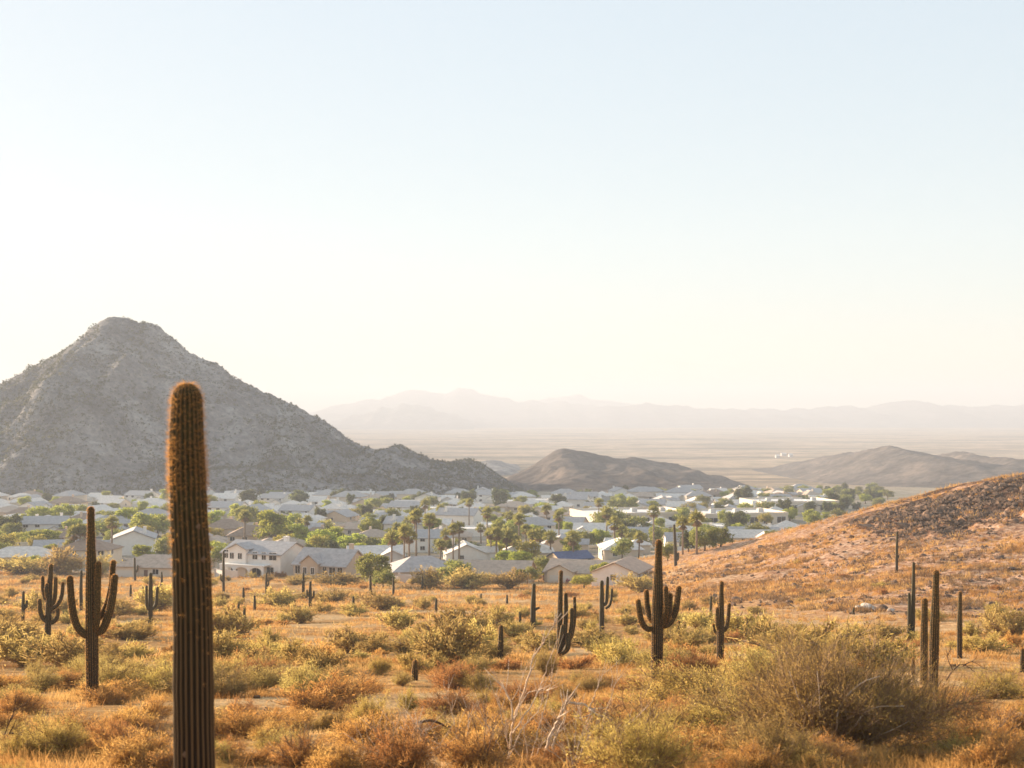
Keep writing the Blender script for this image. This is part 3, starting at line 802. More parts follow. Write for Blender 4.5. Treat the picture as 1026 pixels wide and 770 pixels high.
def bush_proto(name, seed, *a, **k):
    r = empty(name, (0, 0, -500))
    st, lv = bush_meshes(seed, *a, **k)
    child(r, 'stems', st); child(r, 'leaves', lv)
    return r
PB = {}
for q in range(3):
    PB['sage_near', q] = bush_proto('creosote_bush', 100 + q, 1.0, 1.05, 80, 2200, 10500, .008, .03, M['sage'], .55, leaf_strand=.8)
    PB['gold_near', q] = bush_proto('brittle_bush', 120 + q, 1.0, .85, 80, 2200, 9500, .008, .03, M['gold'], .4, leaf_strand=.85)
    PB['rust_near', q] = bush_proto('dry_shrub', 140 + q, 1.0, .75, 75, 2400, 8500, .009, .034, M['rust'], .3, leaf_strand=.9)
    PB['sage_far', q] = bush_proto('creosote_bush', 160 + q, 1.0, .95, 50, 600, 2300, .02, .075, M['sage'], .5, leaf_strand=.5)
    PB['gold_far', q] = bush_proto('brittle_bush', 180 + q, 1.0, .8, 50, 600, 2200, .02, .075, M['gold'], .4, leaf_strand=.5)
    PB['rust_far', q] = bush_proto('dry_shrub', 200 + q, 1.0, .65, 40, 500, 1900, .02, .075, M['rust'], .3, leaf_strand=.6)
USED = set()
CATS = {'sage': ('creosote_bush', 'bush', 'sage-green bush'), 'gold': ('brittle_bush', 'bush', 'straw-yellow bush'), 'rust': ('dry_shrub', 'shrub', 'rust-brown dry shrub')}
def put_bush(kind, x, y, size, sq=1.0):
    res = 'near' if y < 52 else 'far'
    key = (kind + '_' + res, rnd.randrange(3))
    z = float(H(x, y))
    p = PB[key]
    if key in USED: p = copy_tree(p)
    USED.add(key)
    p.location = (x, y, z - .03); p.rotation_euler = (rnd.uniform(-.08, .08), rnd.uniform(-.08, .08), rnd.uniform(0, 6.28)); 
    p.scale = (size * rnd.uniform(.75, 1.35), size * rnd.uniform(.75, 1.35), size * sq * rnd.uniform(.75, 1.15))
    px, py = project(x, y, z)
    on_hill = float(hill_bump(x, y)) > 1.2
    band = 'on the rocky slope' if on_hill else ('on the near ground' if y < 30 else 'on the middle ground' if y < 75 else 'farther back' if y < 150 else 'near the houses')
    tag(p, None, CATS[kind][1], {'sage': 'sage-green bushes on the desert', 'gold': 'straw-yellow bushes on the desert', 'rust': 'rust-brown shrubs on the desert'}[kind])
    zone = band if on_hill else band + ' ' + col_zone(px)
    auto(p, {'sage': 'sage-green bush', 'gold': 'straw-yellow bush', 'rust': 'rust-brown dry shrub'}[kind], zone, px)
    return p

# bushes the photograph shows at known spots: (kind, px, py of the foot, width px, squash)
for kind, px, py, wpx, sq in [
    ('gold', 700, 712, 120, .9), ('gold', 735, 742, 120, .8), ('gold', 665, 742, 90, .8), ('sage', 760, 690, 110, .8), ('gold', 915, 735, 80, .8), ('sage', 810, 668, 90, .8), ('gold', 845, 660, 80, .7), ('sage', 775, 655, 70, .8), ('gold', 880, 668, 80, .8),
    ('sage', 30, 668, 95, .8), ('sage', 75, 672, 80, .8), ('sage', 10, 650, 70, .8), ('sage', 452, 668, 75, 1.0), ('sage', 480, 660, 60, .9), ('sage', 425, 655, 55, .8), ('sage', 352, 655, 60, .8), ('sage', 225, 640, 60, .9),
    ('sage', 300, 625, 50, .8), ('sage', 460, 640, 60, .9), ('sage', 400, 632, 50, .8), ('sage', 500, 628, 50, .8), ('sage', 590, 648, 50, .9), ('sage', 545, 655, 55, .9), ('gold', 620, 665, 60, .8), ('sage', 690, 650, 50, .8), ('sage', 745, 640, 60, .8),
    ('sage', 160, 612, 50, .8), ('sage', 40, 612, 60, .7), ('sage', 110, 620, 50, .7), ('sage', 330, 605, 44, .8), ('sage', 280, 608, 44, .8), ('sage', 380, 612, 44, .8), ('sage', 700, 632, 40, .9), ('sage', 1010, 640, 70, .8), ('gold', 985, 655, 60, .8),
    ('gold', 1000, 700, 70, .7), ('rust', 330, 712, 90, .75), ('rust', 290, 735, 80, .7), ('rust', 370, 745, 90, .7), ('rust', 240, 720, 50, .8), ('rust', 130, 735, 80, .7), ('rust', 60, 745, 80, .7), ('rust', 20, 715, 60, .8),
    ('rust', 110, 700, 60, .7), ('rust', 260, 765, 70, .7), ('rust', 450, 715, 70, .7), ('rust', 420, 745, 60, .8), ('rust', 500, 745, 80, .7), ('rust', 590, 735, 80, .7), ('rust', 640, 720, 60, .7), ('rust', 550, 700, 60, .7), ('rust', 600, 690, 50, .8),
    ('rust', 690, 765, 90, .7), ('rust', 760, 770, 100, .7), ('rust', 830, 772, 90, .7), ('rust', 980, 760, 90, .8), ('rust', 1010, 735, 70, .8), ('rust', 960, 720, 60, .8), ('rust', 985, 700, 50, .9), ('rust', 1025, 765, 60, .7), ('rust', 945, 770, 70, .7),
    ('sage', 340, 587, 50, .5), ('sage', 296, 586, 30, .6), ('sage', 20, 575, 60, .7), ('sage', 60, 576, 60, .7), ('sage', 100, 576, 44, .7), ('sage', 430, 590, 44, .7), ('sage', 470, 590, 50, .7), ('sage', 510, 590, 44, .8), ('sage', 640, 594, 40, .9)]:
    x, y, z = ground_at(px, py)
    put_bush(kind, x, y, wpx * y / F_PX / 2 / .88, sq)

def bare_spot(x, y): return float(fbm(x * .075, y * .12, 99, 3)) > .27
placed = []
for _ in range(75):
    y = rnd.uniform(16.8, 29); x = rnd.uniform(-.38, .38) * y
    put_bush(rnd.choice(('rust', 'rust', 'gold', 'rust', 'gold')), x, y, rnd.uniform(.28, .62), rnd.uniform(.7, 1.05)); placed.append((x, y, .4))
tries = 0
while len(placed) < 460 and tries < 16000:
    tries += 1
    u = rnd.random()
    y = 17.5 * (285 / 17.5) ** (u ** .85); x = rnd.uniform(-.39, .39) * y
    z = float(H(x, y)); px, py = project(x, y, z)
    if not (-20 < px < 1046): continue
    hb = float(hill_bump(x, y))
    if hb > 1.0 and rnd.random() < .7: continue
    nz = float(fbm(x * .03, y * .03, 12, 3))
    if rnd.random() > .6 + nz: continue
    size = rnd.uniform(.35, .8) if y < 40 else rnd.uniform(.5, 1.15) if y < 90 else rnd.uniform(.7, 1.5)
    if any((x - a) ** 2 + (y - b) ** 2 < ((size + s_) * .5) ** 2 for a, b, s_ in placed): continue
    if bare_spot(x, y): continue
    r_ = rnd.random()
    if y < 36: kind = 'rust' if r_ < .72 else 'gold' if r_ < .97 else 'sage'
    elif y < 90: kind = 'sage' if r_ < .55 else 'gold' if r_ < .78 else 'rust'
    else: kind = 'sage' if r_ < .7 else 'gold' if r_ < .85 else 'rust'
    if hb > 1: kind = 'rust' if r_ < .7 else 'gold'; size *= .65
    placed.append((x, y, size))
    put_bush(kind, x, y, size, rnd.uniform(.75, 1.1))

# the big bush at the lower right, with its bare pale limbs
def big_bush():
    x, y, z = ground_at(838, 758)
    s = y / F_PX
    root = empty('palo_verde_bush', (x, y, z))
    st, lv = bush_meshes(900, 1.95, 1.65, 220, 13000, 44000, .008, .028, M['gold'], .45, leaf_strand=.96)
    child(root, 'stems', st); child(root, 'leaves', lv)
    for pp, r0 in (([(835, 758), (838, 735), (840, 716), (846, 702), (856, 690), (866, 682), (881, 677)], .028), ([(842, 758), (856, 730), (866, 716), (880, 708), (905, 707)], .03), ([(832, 758), (815, 728), (800, 700), (790, 672)], .022),
                   ([(836, 758), (822, 715), (818, 672)], .018), ([(846, 758), (880, 738), (910, 722)], .022)):
        n = 14; pts = [(at(a, b, y - .95) - Vector((x, y, z))) for a, b in pp]; pts[0] = Vector((pts[0].x, 0, 0))
        P = smooth_path(pts, n); P[:, 1] += np.sin(np.linspace(0, 5, n)) * .05
        mb = MB(); mb.tube([Vector(p) for p in P], list(np.linspace(r0 * .55, r0 * .2, n)), 7)
        child(root, 'limb', mb.mesh('bare_limb', [M['deadwood']], True))
    tag(root, 'largest bush of all, yellow-green with bare pale limbs showing inside', 'bush')
big_bush()

# bare dead shrubs and fallen branches
def dead_wood(name, label, cat, paths, Y, mat, foot, twigs=3, group=None):
    x, y, z = ground_at(*foot)
    root = empty(name, (x, y, z))
    rg = random.Random(len(label))
    for i, (pp, r0) in enumerate(paths):
        n = 6 + 3 * len(pp)
        pts = [np.array(at(a, b, y + rg.uniform(-.12, .12)) - Vector((x, y, z))) for a, b in pp]
        P = smooth_path(pts, n)
        P[:, 1] += np.cumsum([rg.uniform(-.03, .03) for _ in range(n)])
        P[:, 0] += np.array([rg.uniform(-.012, .012) for _ in range(n)])
        mb = MB(); mb.tube([Vector(p) for p in P], list(np.linspace(r0 * .85, r0 * .22, n)), 6)
        for q in range(twigs + 3):
            k = rg.randrange(n // 3, n - 1); d = Vector(P[k] - P[k - 1]).normalized()
            d = (d + Vector((rg.uniform(-1, 1), rg.uniform(-1, 1), rg.uniform(-.1, .8))) * .8).normalized()
            L = rg.uniform(.12, .45); p0 = Vector(P[k])
            mb.tube([p0, p0 + d * L * .5 + Vector((0, 0, .02)), p0 + d * L + Vector((rg.uniform(-.04, .04), 0, .05))], [r0 * .35, r0 * .25, r0 * .1], 5)
        child(root, 'branch', mb.mesh('dead_branch', [mat], True))
    tag(root, label, cat, group)
    return root
dead_wood('dead_shrub', 'bleached bare shrub with long forked twigs rising from the dry brush', 'dead shrub', [
    ([(509, 766), (512, 742), (514, 724), (522, 700), (530, 676), (534, 660), (542, 648), (552, 632), (562, 615)], .024), ([(514, 724), (512, 705), (501, 686), (491, 671)], .018), ([(514, 735), (528, 714), (541, 690), (548, 668), (558, 640)], .014),
    ([(510, 750), (503, 720), (497, 695)], .012), ([(511, 758), (524, 730), (538, 716), (545, 700)], .012), ([(508, 760), (490, 730), (478, 705)], .010), ([(516, 720), (528, 694), (550, 690)], .012)], 19, M['deadwood'], (509, 766), 4)
dead_wood('dead_shrub', 'broken grey trunk with a white snapped end and drooping side branch', 'dead shrub', [
    ([(544, 764), (550, 742), (557, 724), (563, 712), (569, 700)], .04), ([(567, 703), (576, 706), (587, 708), (593, 714), (594, 722)], .028), ([(552, 760), (556, 742), (566, 720), (568, 706)], .022), ([(590, 712), (598, 690), (608, 668)], .012)], 19, M['deadwood'], (546, 765), 3)
dead_wood('fallen_branch', 'dark crooked fallen branch left of the bleached bare shrub', 'branch', [([(418, 724), (432, 723), (448, 729), (461, 737), (474, 744), (486, 746)], .03), ([(486, 746), (494, 758), (500, 768)], .022)], 20, M['darkwood'], (470, 752), 4, 'fallen dead branches')
dead_wood('fallen_branch', 'pale fallen branch running down to the bottom border left of the bare shrub', 'branch', [([(400, 729), (412, 738), (424, 748), (432, 757), (440, 771)], .022), ([(424, 748), (440, 752), (452, 764)], .014)], 20, M['deadwood'], (428, 768), 4, 'fallen dead branches')
dead_wood('fallen_branch', 'tangled dark dead branches in the lower left corner', 'branch', [([(0, 742), (8, 736), (20, 738), (34, 742)], .03), ([(2, 750), (6, 730), (12, 716), (14, 712)], .02), ([(10, 752), (24, 744), (44, 738), (60, 742)], .018)], 20, M['darkwood'], (14, 752), 6, 'fallen dead branches')
dead_wood('fallen_branch', 'twisted dead branch lying right of the two thick armless saguaros', 'branch', [([(948, 682), (955, 672), (963, 666), (972, 670), (984, 680)], .035), ([(955, 672), (950, 660), (953, 650)], .022), ([(965, 668), (975, 664), (990, 672)], .02)], 40, M['darkwood'], (962, 684), 5, 'fallen dead branches')
dead_wood('dead_shrub', 'thin bleached twigs standing between the two bare trunks at the bottom', 'dead shrub', [([(530, 770), (526, 740), (520, 705), (524, 670)], .012), ([(530, 770), (538, 735), (550, 690), (556, 660)], .012), ([(530, 768), (545, 745), (566, 730)], .01), ([(529, 768), (512, 748), (500, 736)], .01)], 18.5, M['deadwood'], (530, 769), 5)
dead_wood('dead_shrub', 'thin pale twigs standing at the bottom left of the bleached bare shrub', 'dead shrub', [([(462, 772), (458, 740), (452, 712), (446, 690)], .011), ([(462, 772), (468, 738), (470, 712)], .011), ([(462, 770), (446, 748), (420, 735), (408, 712)], .011), ([(463, 770), (480, 752), (492, 728)], .009)], 18.5, M['deadwood'], (462, 770), 5)
dead_wood('dead_shrub', 'thin pale twigs leaning right of the broken grey trunk', 'dead shrub', [([(600, 752), (606, 720), (616, 690), (622, 672)], .011), ([(600, 752), (614, 736), (632, 724), (650, 706)], .011), ([(600, 752), (588, 735), (580, 715)], .01)], 19.5, M['deadwood'], (600, 752), 5)
for px, py, lab in ((405, 772, 'spreading thin brown twigs at the bottom border below the dark crooked branch'), (575, 772, 'spreading thin brown twigs at the bottom border below the broken grey trunk'), (485, 775, 'spreading thin brown twigs at the bottom border under the bleached bare shrub'), (640, 760, 'spreading thin brown twigs at the lower left edge of the largest bush')):
    w = rnd.uniform(45, 70)
    dead_wood('dead_shrub', lab, 'dead shrub', [([(px, py), (px + w * a * .5, py - w * b * .75), (px + w * a, py - w * b)], .010) for a, b in ((-1, .5), (-.75, .9), (-.35, 1.1), (.05, 1.25), (.3, 1.0), (.6, .95), (.95, .55), (.2, .7), (-.5, .6))], 18.6, M['deadwood'] if px in (405, 575) else M['twig'], (px, py), 6)
for px, py in ((250, 690), (680, 700), (300, 770), (150, 760), (1000, 742)):
    w = rnd.uniform(18, 30)
    dead_wood('dead_shrub', {250: 'small leafless twiggy shrub right of the thickest saguaro', 680: 'small leafless twiggy shrub in front of the six-armed saguaro', 300: 'small leafless twiggy shrub at the bottom border right of the thickest saguaro',
        150: 'small leafless twiggy shrub at the bottom border left of the thickest saguaro', 1000: 'small leafless twiggy shrub in the lower right corner'}[px], 'dead shrub',
        [([(px, py), (px + w * a * .6, py - w * b * .7), (px + w * a, py - w * b)], .012) for a, b in ((-.9, .7), (-.4, 1.1), (.1, 1.2), (.5, 1.0), (.9, .6), (.2, .8))], 20, M['twig'], (px, py), 5)

# ------------------------------------------------------------------ dry grass and low scrub (uncountable)
def bare(x, y): return fbm(np.asarray(x) * .075, np.asarray(y) * .12, 99, 3) > .2

def tufts(name, label, cat, n, y0, y1, mat, per, hgt, wid, spread, seed, hill=1.0, dens=.5, ypow=1.0, only_hill=False):
    rg = np.random.default_rng(seed)
    m = n * 4
    y = y0 + (y1 - y0) * rg.uniform(size=m) ** ypow; x = rg.uniform(-.4, .4, m) * y
    k = rg.uniform(size=m) < np.clip(dens + .9 * fbm(x * .09, y * .09, seed, 4), 0.02, 1)
    k &= ~bare(x, y) | (rg.uniform(size=m) < .12)
    if only_hill: k &= (hill_bump(x, y) > .7) & ((rg.uniform(size=m) < .3) | ~((y > 178) & (x > 54)))
    x, y = x[k][:n], y[k][:n]
    hb = hill_bump(x, y) > 1; k = ~hb | (rg.uniform(size=len(x)) < hill); x, y = x[k], y[k]
    z = H(x, y)
    sc = rg.uniform(.5, 1.3, len(x))
    b = np.repeat(np.stack([x, y, z], 1), per, 0); s = np.repeat(sc, per)[:, None]
    N = len(b)
    b[:, :2] += rg.normal(size=(N, 2)) * spread * s
    b[:, 2] -= .02
    d = np.concatenate([rg.normal(size=(N, 2)) * .55, np.ones((N, 1))], 1); d /= np.linalg.norm(d, axis=1, keepdims=True)
    e = b + d * hgt * s * rg.uniform(.4, 1.2, (N, 1))
    V = strands(b, e, wid * rg.uniform(.6, 1.4, N), rg, .25)
    o = link(name, mesh_np(name, V, qf(len(V)), [mat]))
    tag(o, label, cat, kind='stuff')
tufts('dry_grass', 'golden dry grass tufts covering the near desert ground', 'grass', 7500, 17, 60, M['grass'], 12, .1, .009, .08, 31, dens=.3, ypow=1.3)
tufts('dry_grass', 'thin golden dry grass scattered over the middle desert ground', 'grass', 10000, 55, 140, M['grass'], 8, .18, .025, .14, 32, hill=.8, dens=.05)
tufts('dry_grass', 'straw-coloured dry grass on the farther slope below the houses', 'grass', 9000, 130, 300, M['grass'], 6, .28, .05, .25, 33, hill=.9, dens=.25)
tufts('low_scrub', 'low brown scrub patches between the near bushes', 'scrub', 6500, 15, 60, M['scrub'], 50, .24, .010, .14, 34, dens=.12)
tufts('low_scrub', 'low brown scrub patches over the middle ground and hillside', 'scrub', 5000, 55, 170, M['scrub'], 24, .34, .035, .22, 35, dens=.35)
tufts('low_scrub', 'low brown scrub dotted over the far slope', 'scrub', 5200, 150, 300, M['scrub'], 16, .5, .08, .4, 36, dens=.35)

# ------------------------------------------------------------------ rocks
def rock_mesh(seed, mat):
    import bmesh
    bm = bmesh.new(); bmesh.ops.create_icosphere(bm, subdivisions=3, radius=1)
    rg = random.Random(seed)
    planes = [(Vector((rg.gauss(0, 1), rg.gauss(0, 1), rg.gauss(0, 1))).normalized(), rg.uniform(.45, .85)) for _ in range(14)]
    for v in bm.verts:
        for nn, dd in planes:
            e = v.co.dot(nn) - dd
            if e > 0: v.co -= nn * e * .92
        v.co *= 1 + .05 * math.sin(v.co.x * 9 + seed) * math.sin(v.co.z * 8)
        v.co.z *= .7
    me = bpy.data.meshes.new('boulder'); bm.to_mesh(me); bm.free(); me.materials.append(mat)
    return me
RM = [rock_mesh(i, M['rock']) for i in range(6)]; RP = [rock_mesh(i + 20, M['palerock']) for i in range(3)]
def put_rock(x, y, s, pale, label=None, band=None):
    o = link('boulder', (RP if pale else RM)[rnd.randrange(3 if pale else 6)])
    z = float(H(x, y)); o.location = (x, y, z + s * .18); o.rotation_euler = (rnd.uniform(-.3, .3), rnd.uniform(-.3, .3), rnd.uniform(0, 6.28))
    o.scale = (s * rnd.uniform(.8, 1.3), s * rnd.uniform(.8, 1.2), s * rnd.uniform(.7, 1.1))
    tag(o, label, 'boulder', 'pale boulders on the desert' if pale else 'dark boulders on the desert and slope')
    if not label:
        px, py = project(x, y, z)
        zone = band + ' ' + (col_zone(px) if 'slope' not in band else ('below the lone thin saguaro' if y < 150 else 'above the lone thin saguaro' if px > 895 else 'left of the lone thin saguaro'))
        auto(o, 'pale boulder' if pale else 'dark boulder', zone, px)
for i, (px, py, w) in enumerate([(872, 611, 18), (884, 612, 14), (862, 610, 12), (893, 613, 10)]):
    x, y, z = ground_at(px, py); put_rock(x, y, w * y / F_PX / 2, i != 1, ['largest pale boulder of the group at the foot of the rocky slope', 'dark boulder in the pale group at the foot of the rocky slope', 'leftmost pale boulder of the group at the foot of the slope', 'small pale boulder at the right end of the pale group'][i])
x, y, z = ground_at(1017, 722); put_rock(x, y, .22, True, 'white rock lying in the dry brush by the right border')
x, y, z = ground_at(569, 699); 
for px, py, w in [(268, 712, 10), (243, 688, 12), (258, 700, 8), (437, 660, 7), (365, 745, 10), (275, 718, 9), (690, 600, 6), (955, 668, 8), (280, 695, 7)]:
    x, y, z = ground_at(px, py); put_rock(x, y, w * y / F_PX / 2, px == 437, None, 'on the ground')
cnt = 0
while cnt < 110:
    px = rnd.uniform(700, 1030)
    x = rnd.uniform(22, 82); y = rnd.uniform(112, 226)
    z = float(H(x, y)); px, py = project(x, y, z)
    if not 640 < px < 1030: continue
    band_ok = 196 < y < 222 and px > 860
    if not band_ok and rnd.random() < .72: continue
    put_rock(x, y, rnd.uniform(.5, 1.5) if band_ok else rnd.uniform(.25, .75), False, None, 'on the rocky slope'); cnt += 1

tufts('hill_scrub', 'small dry shrubs thickly dotting the rocky slope', 'scrub', 7000, 95, 226, M['scrub'], 20, .36, .05, .2, 37, dens=.4, only_hill=True)
tufts('hill_scrub', 'dark brown shrubs thickly dotting the rocky slope', 'scrub', 5500, 95, 226, M['scrubbrown'], 24, .5, .06, .22, 38, dens=.4, only_hill=True)
def stones():
    n = 7000
    x = rng.uniform(14, 90, n * 2); y = rng.uniform(92, 228, n * 2); q_ = rng.uniform(size=n * 2) < .3; x = np.where(q_, rng.uniform(52, 88, n * 2), x); y = np.where(q_, rng.uniform(182, 222, n * 2), y)
    k = (hill_bump(x, y) > .5) & (rng.uniform(size=n * 2) < np.clip(.35 + fbm(x * .06, y * .06, 71, 3) + .8 * sstep(185, 210, y) * sstep(45, 60, x), 0, 1)) & (x < y * .4)
    x, y = x[k][:n], y[k][:n]; z = H(x, y); s = rng.uniform(.08, .3, len(x)) * (1 + 1.1 * sstep(182, 196, y) * sstep(50, 58, x))
    base = np.array([(1, 0, 0), (-1, 0, 0), (0, 1, 0), (0, -1, 0), (0, 0, .8), (0, 0, -.8)], float)
    tri = np.array([(0, 2, 4), (2, 1, 4), (1, 3, 4), (3, 0, 4), (2, 0, 5), (1, 2, 5), (3, 1, 5), (0, 3, 5)])
    V = (base[None] * rng.uniform(.6, 1.3, (len(x), 6, 1))) * s[:, None, None] + np.stack([x, y, z + s * .2], 1)[:, None, :]
    Fc = (tri[None] + np.arange(len(x))[:, None, None] * 6).reshape(-1, 3)
    o = link('loose_stones', mesh_np('loose_stones', V.reshape(-1, 3), Fc, [M['rock']]))
    tag(o, 'loose brown stones strewn over the rocky slope', 'stones', kind='stuff')
stones()

# ------------------------------------------------------------------ houses
def roof_hip(mb, x0, x1, y0, y1, z, pitch, ov=.45):
    x0 -= ov; x1 += ov; y0 -= ov; y1 += ov
    w, d = x1 - x0, y1 - y0
    mb.box(x0, x1, y0, y1, z, z + .16)
    z += .162
    if w >= d:
        h = d / 2 * pitch; a = (x0 + d / 2, (y0 + y1) / 2, z + h); b = (x1 - d / 2, (y0 + y1) / 2, z + h)
        mb.poly([(x0, y0, z), (x1, y0, z), (x1, y1, z), (x0, y1, z), a, b], [(0, 1, 5, 4), (1, 2, 5), (2, 3, 4, 5), (3, 0, 4)])
    else:
        h = w / 2 * pitch; a = ((x0 + x1) / 2, y0 + w / 2, z + h); b = ((x0 + x1) / 2, y1 - w / 2, z + h)
        mb.poly([(x0, y0, z), (x1, y0, z), (x1, y1, z), (x0, y1, z), a, b], [(0, 1, 4), (1, 2, 5, 4), (2, 3, 5), (3, 0, 4, 5)])
def roof_gable(mb, x0, x1, y0, y1, z, pitch, axis, ov=.45):
    """axis 'x': ridge runs along x. two sloping slabs with thickness"""
    t = .2
    if axis == 'x':
        ym = (y0 + y1) / 2; hw = (y1 - y0) / 2; h = hw * pitch; e = ov * pitch
        for sgn in (-1, 1):
            ye = ym + sgn * (hw + ov)
            P = [(x0 - ov, ye, z - e), (x1 + ov, ye, z - e), (x1 + ov, ym, z + h), (x0 - ov, ym, z + h)]
            Q = [(a, b, c_ + t) for a, b, c_ in P]
            mb.poly(P + Q, [(3, 2, 1, 0), (4, 5, 6, 7), (0, 1, 5, 4), (1, 2, 6, 5), (2, 3, 7, 6), (3, 0, 4, 7)])
    else:
        xm = (x0 + x1) / 2; hw = (x1 - x0) / 2; h = hw * pitch; e = ov * pitch
        for sgn in (-1, 1):
            xe = xm + sgn * (hw + ov)
            P = [(xe, y0 - ov, z - e), (xe, y1 + ov, z - e), (xm, y1 + ov, z + h), (xm, y0 - ov, z + h)]
            Q = [(a, b, c_ + t) for a, b, c_ in P]
            mb.poly(P + Q, [(3, 2, 1, 0), (4, 5, 6, 7), (0, 1, 5, 4), (1, 2, 6, 5), (2, 3, 7, 6), (3, 0, 4, 7)])
def gable_wall(mb, x0, x1, y0, y1, z, pitch, axis):
    if axis == 'x':
        ym = (y0 + y1) / 2; h = (y1 - y0) / 2 * pitch
        mb.poly([(x0, y0, z), (x0, y1, z), (x0, ym, z + h), (x1, y0, z), (x1, y1, z), (x1, ym, z + h)], [(0, 2, 1), (3, 4, 5), (0, 3, 5, 2), (1, 2, 5, 4)])
    else:
        xm = (x0 + x1) / 2; h = (x1 - x0) / 2 * pitch
        mb.poly([(x0, y0, z), (x1, y0, z), (xm, y0, z + h), (x0, y1, z), (x1, y1, z), (xm, y1, z + h)], [(0, 1, 2), (3, 5, 4), (0, 2, 5, 3), (1, 4, 5, 2)])

def win_mesh(wd, ht, arched=False):
    fr = MB(); t = .09
    fr.box(-wd / 2 - t, wd / 2 + t, -.06, .02, ht, ht + t); fr.box(-wd / 2 - t, wd / 2 + t, -.1, .02, -t, 0)
    fr.box(-wd / 2 - t, -wd / 2, -.06, .02, 0, ht); fr.box(wd / 2, wd / 2 + t, -.06, .02, 0, ht)
    fr.box(-.03, .03, -.05, .02, 0, ht)
    pn = MB(); pn.box(-wd / 2, wd / 2, -.025, .01, 0, ht)
    return fr.mesh('window_frame', [M['trim']]), pn.mesh('window_pane', [M['glass']])
WIN = {}
def window(root, wd, ht, loc, rz, detail=True):
    k = (round(wd, 1), round(ht, 1))
    if k not in WIN: WIN[k] = win_mesh(*k)
    f = child(root, 'window', WIN[k][0]); f.location = loc; f.rotation_euler = (0, 0, rz)
    p = link('pane', WIN[k][1], f); KIDS.setdefault(f.name, []).append(p)

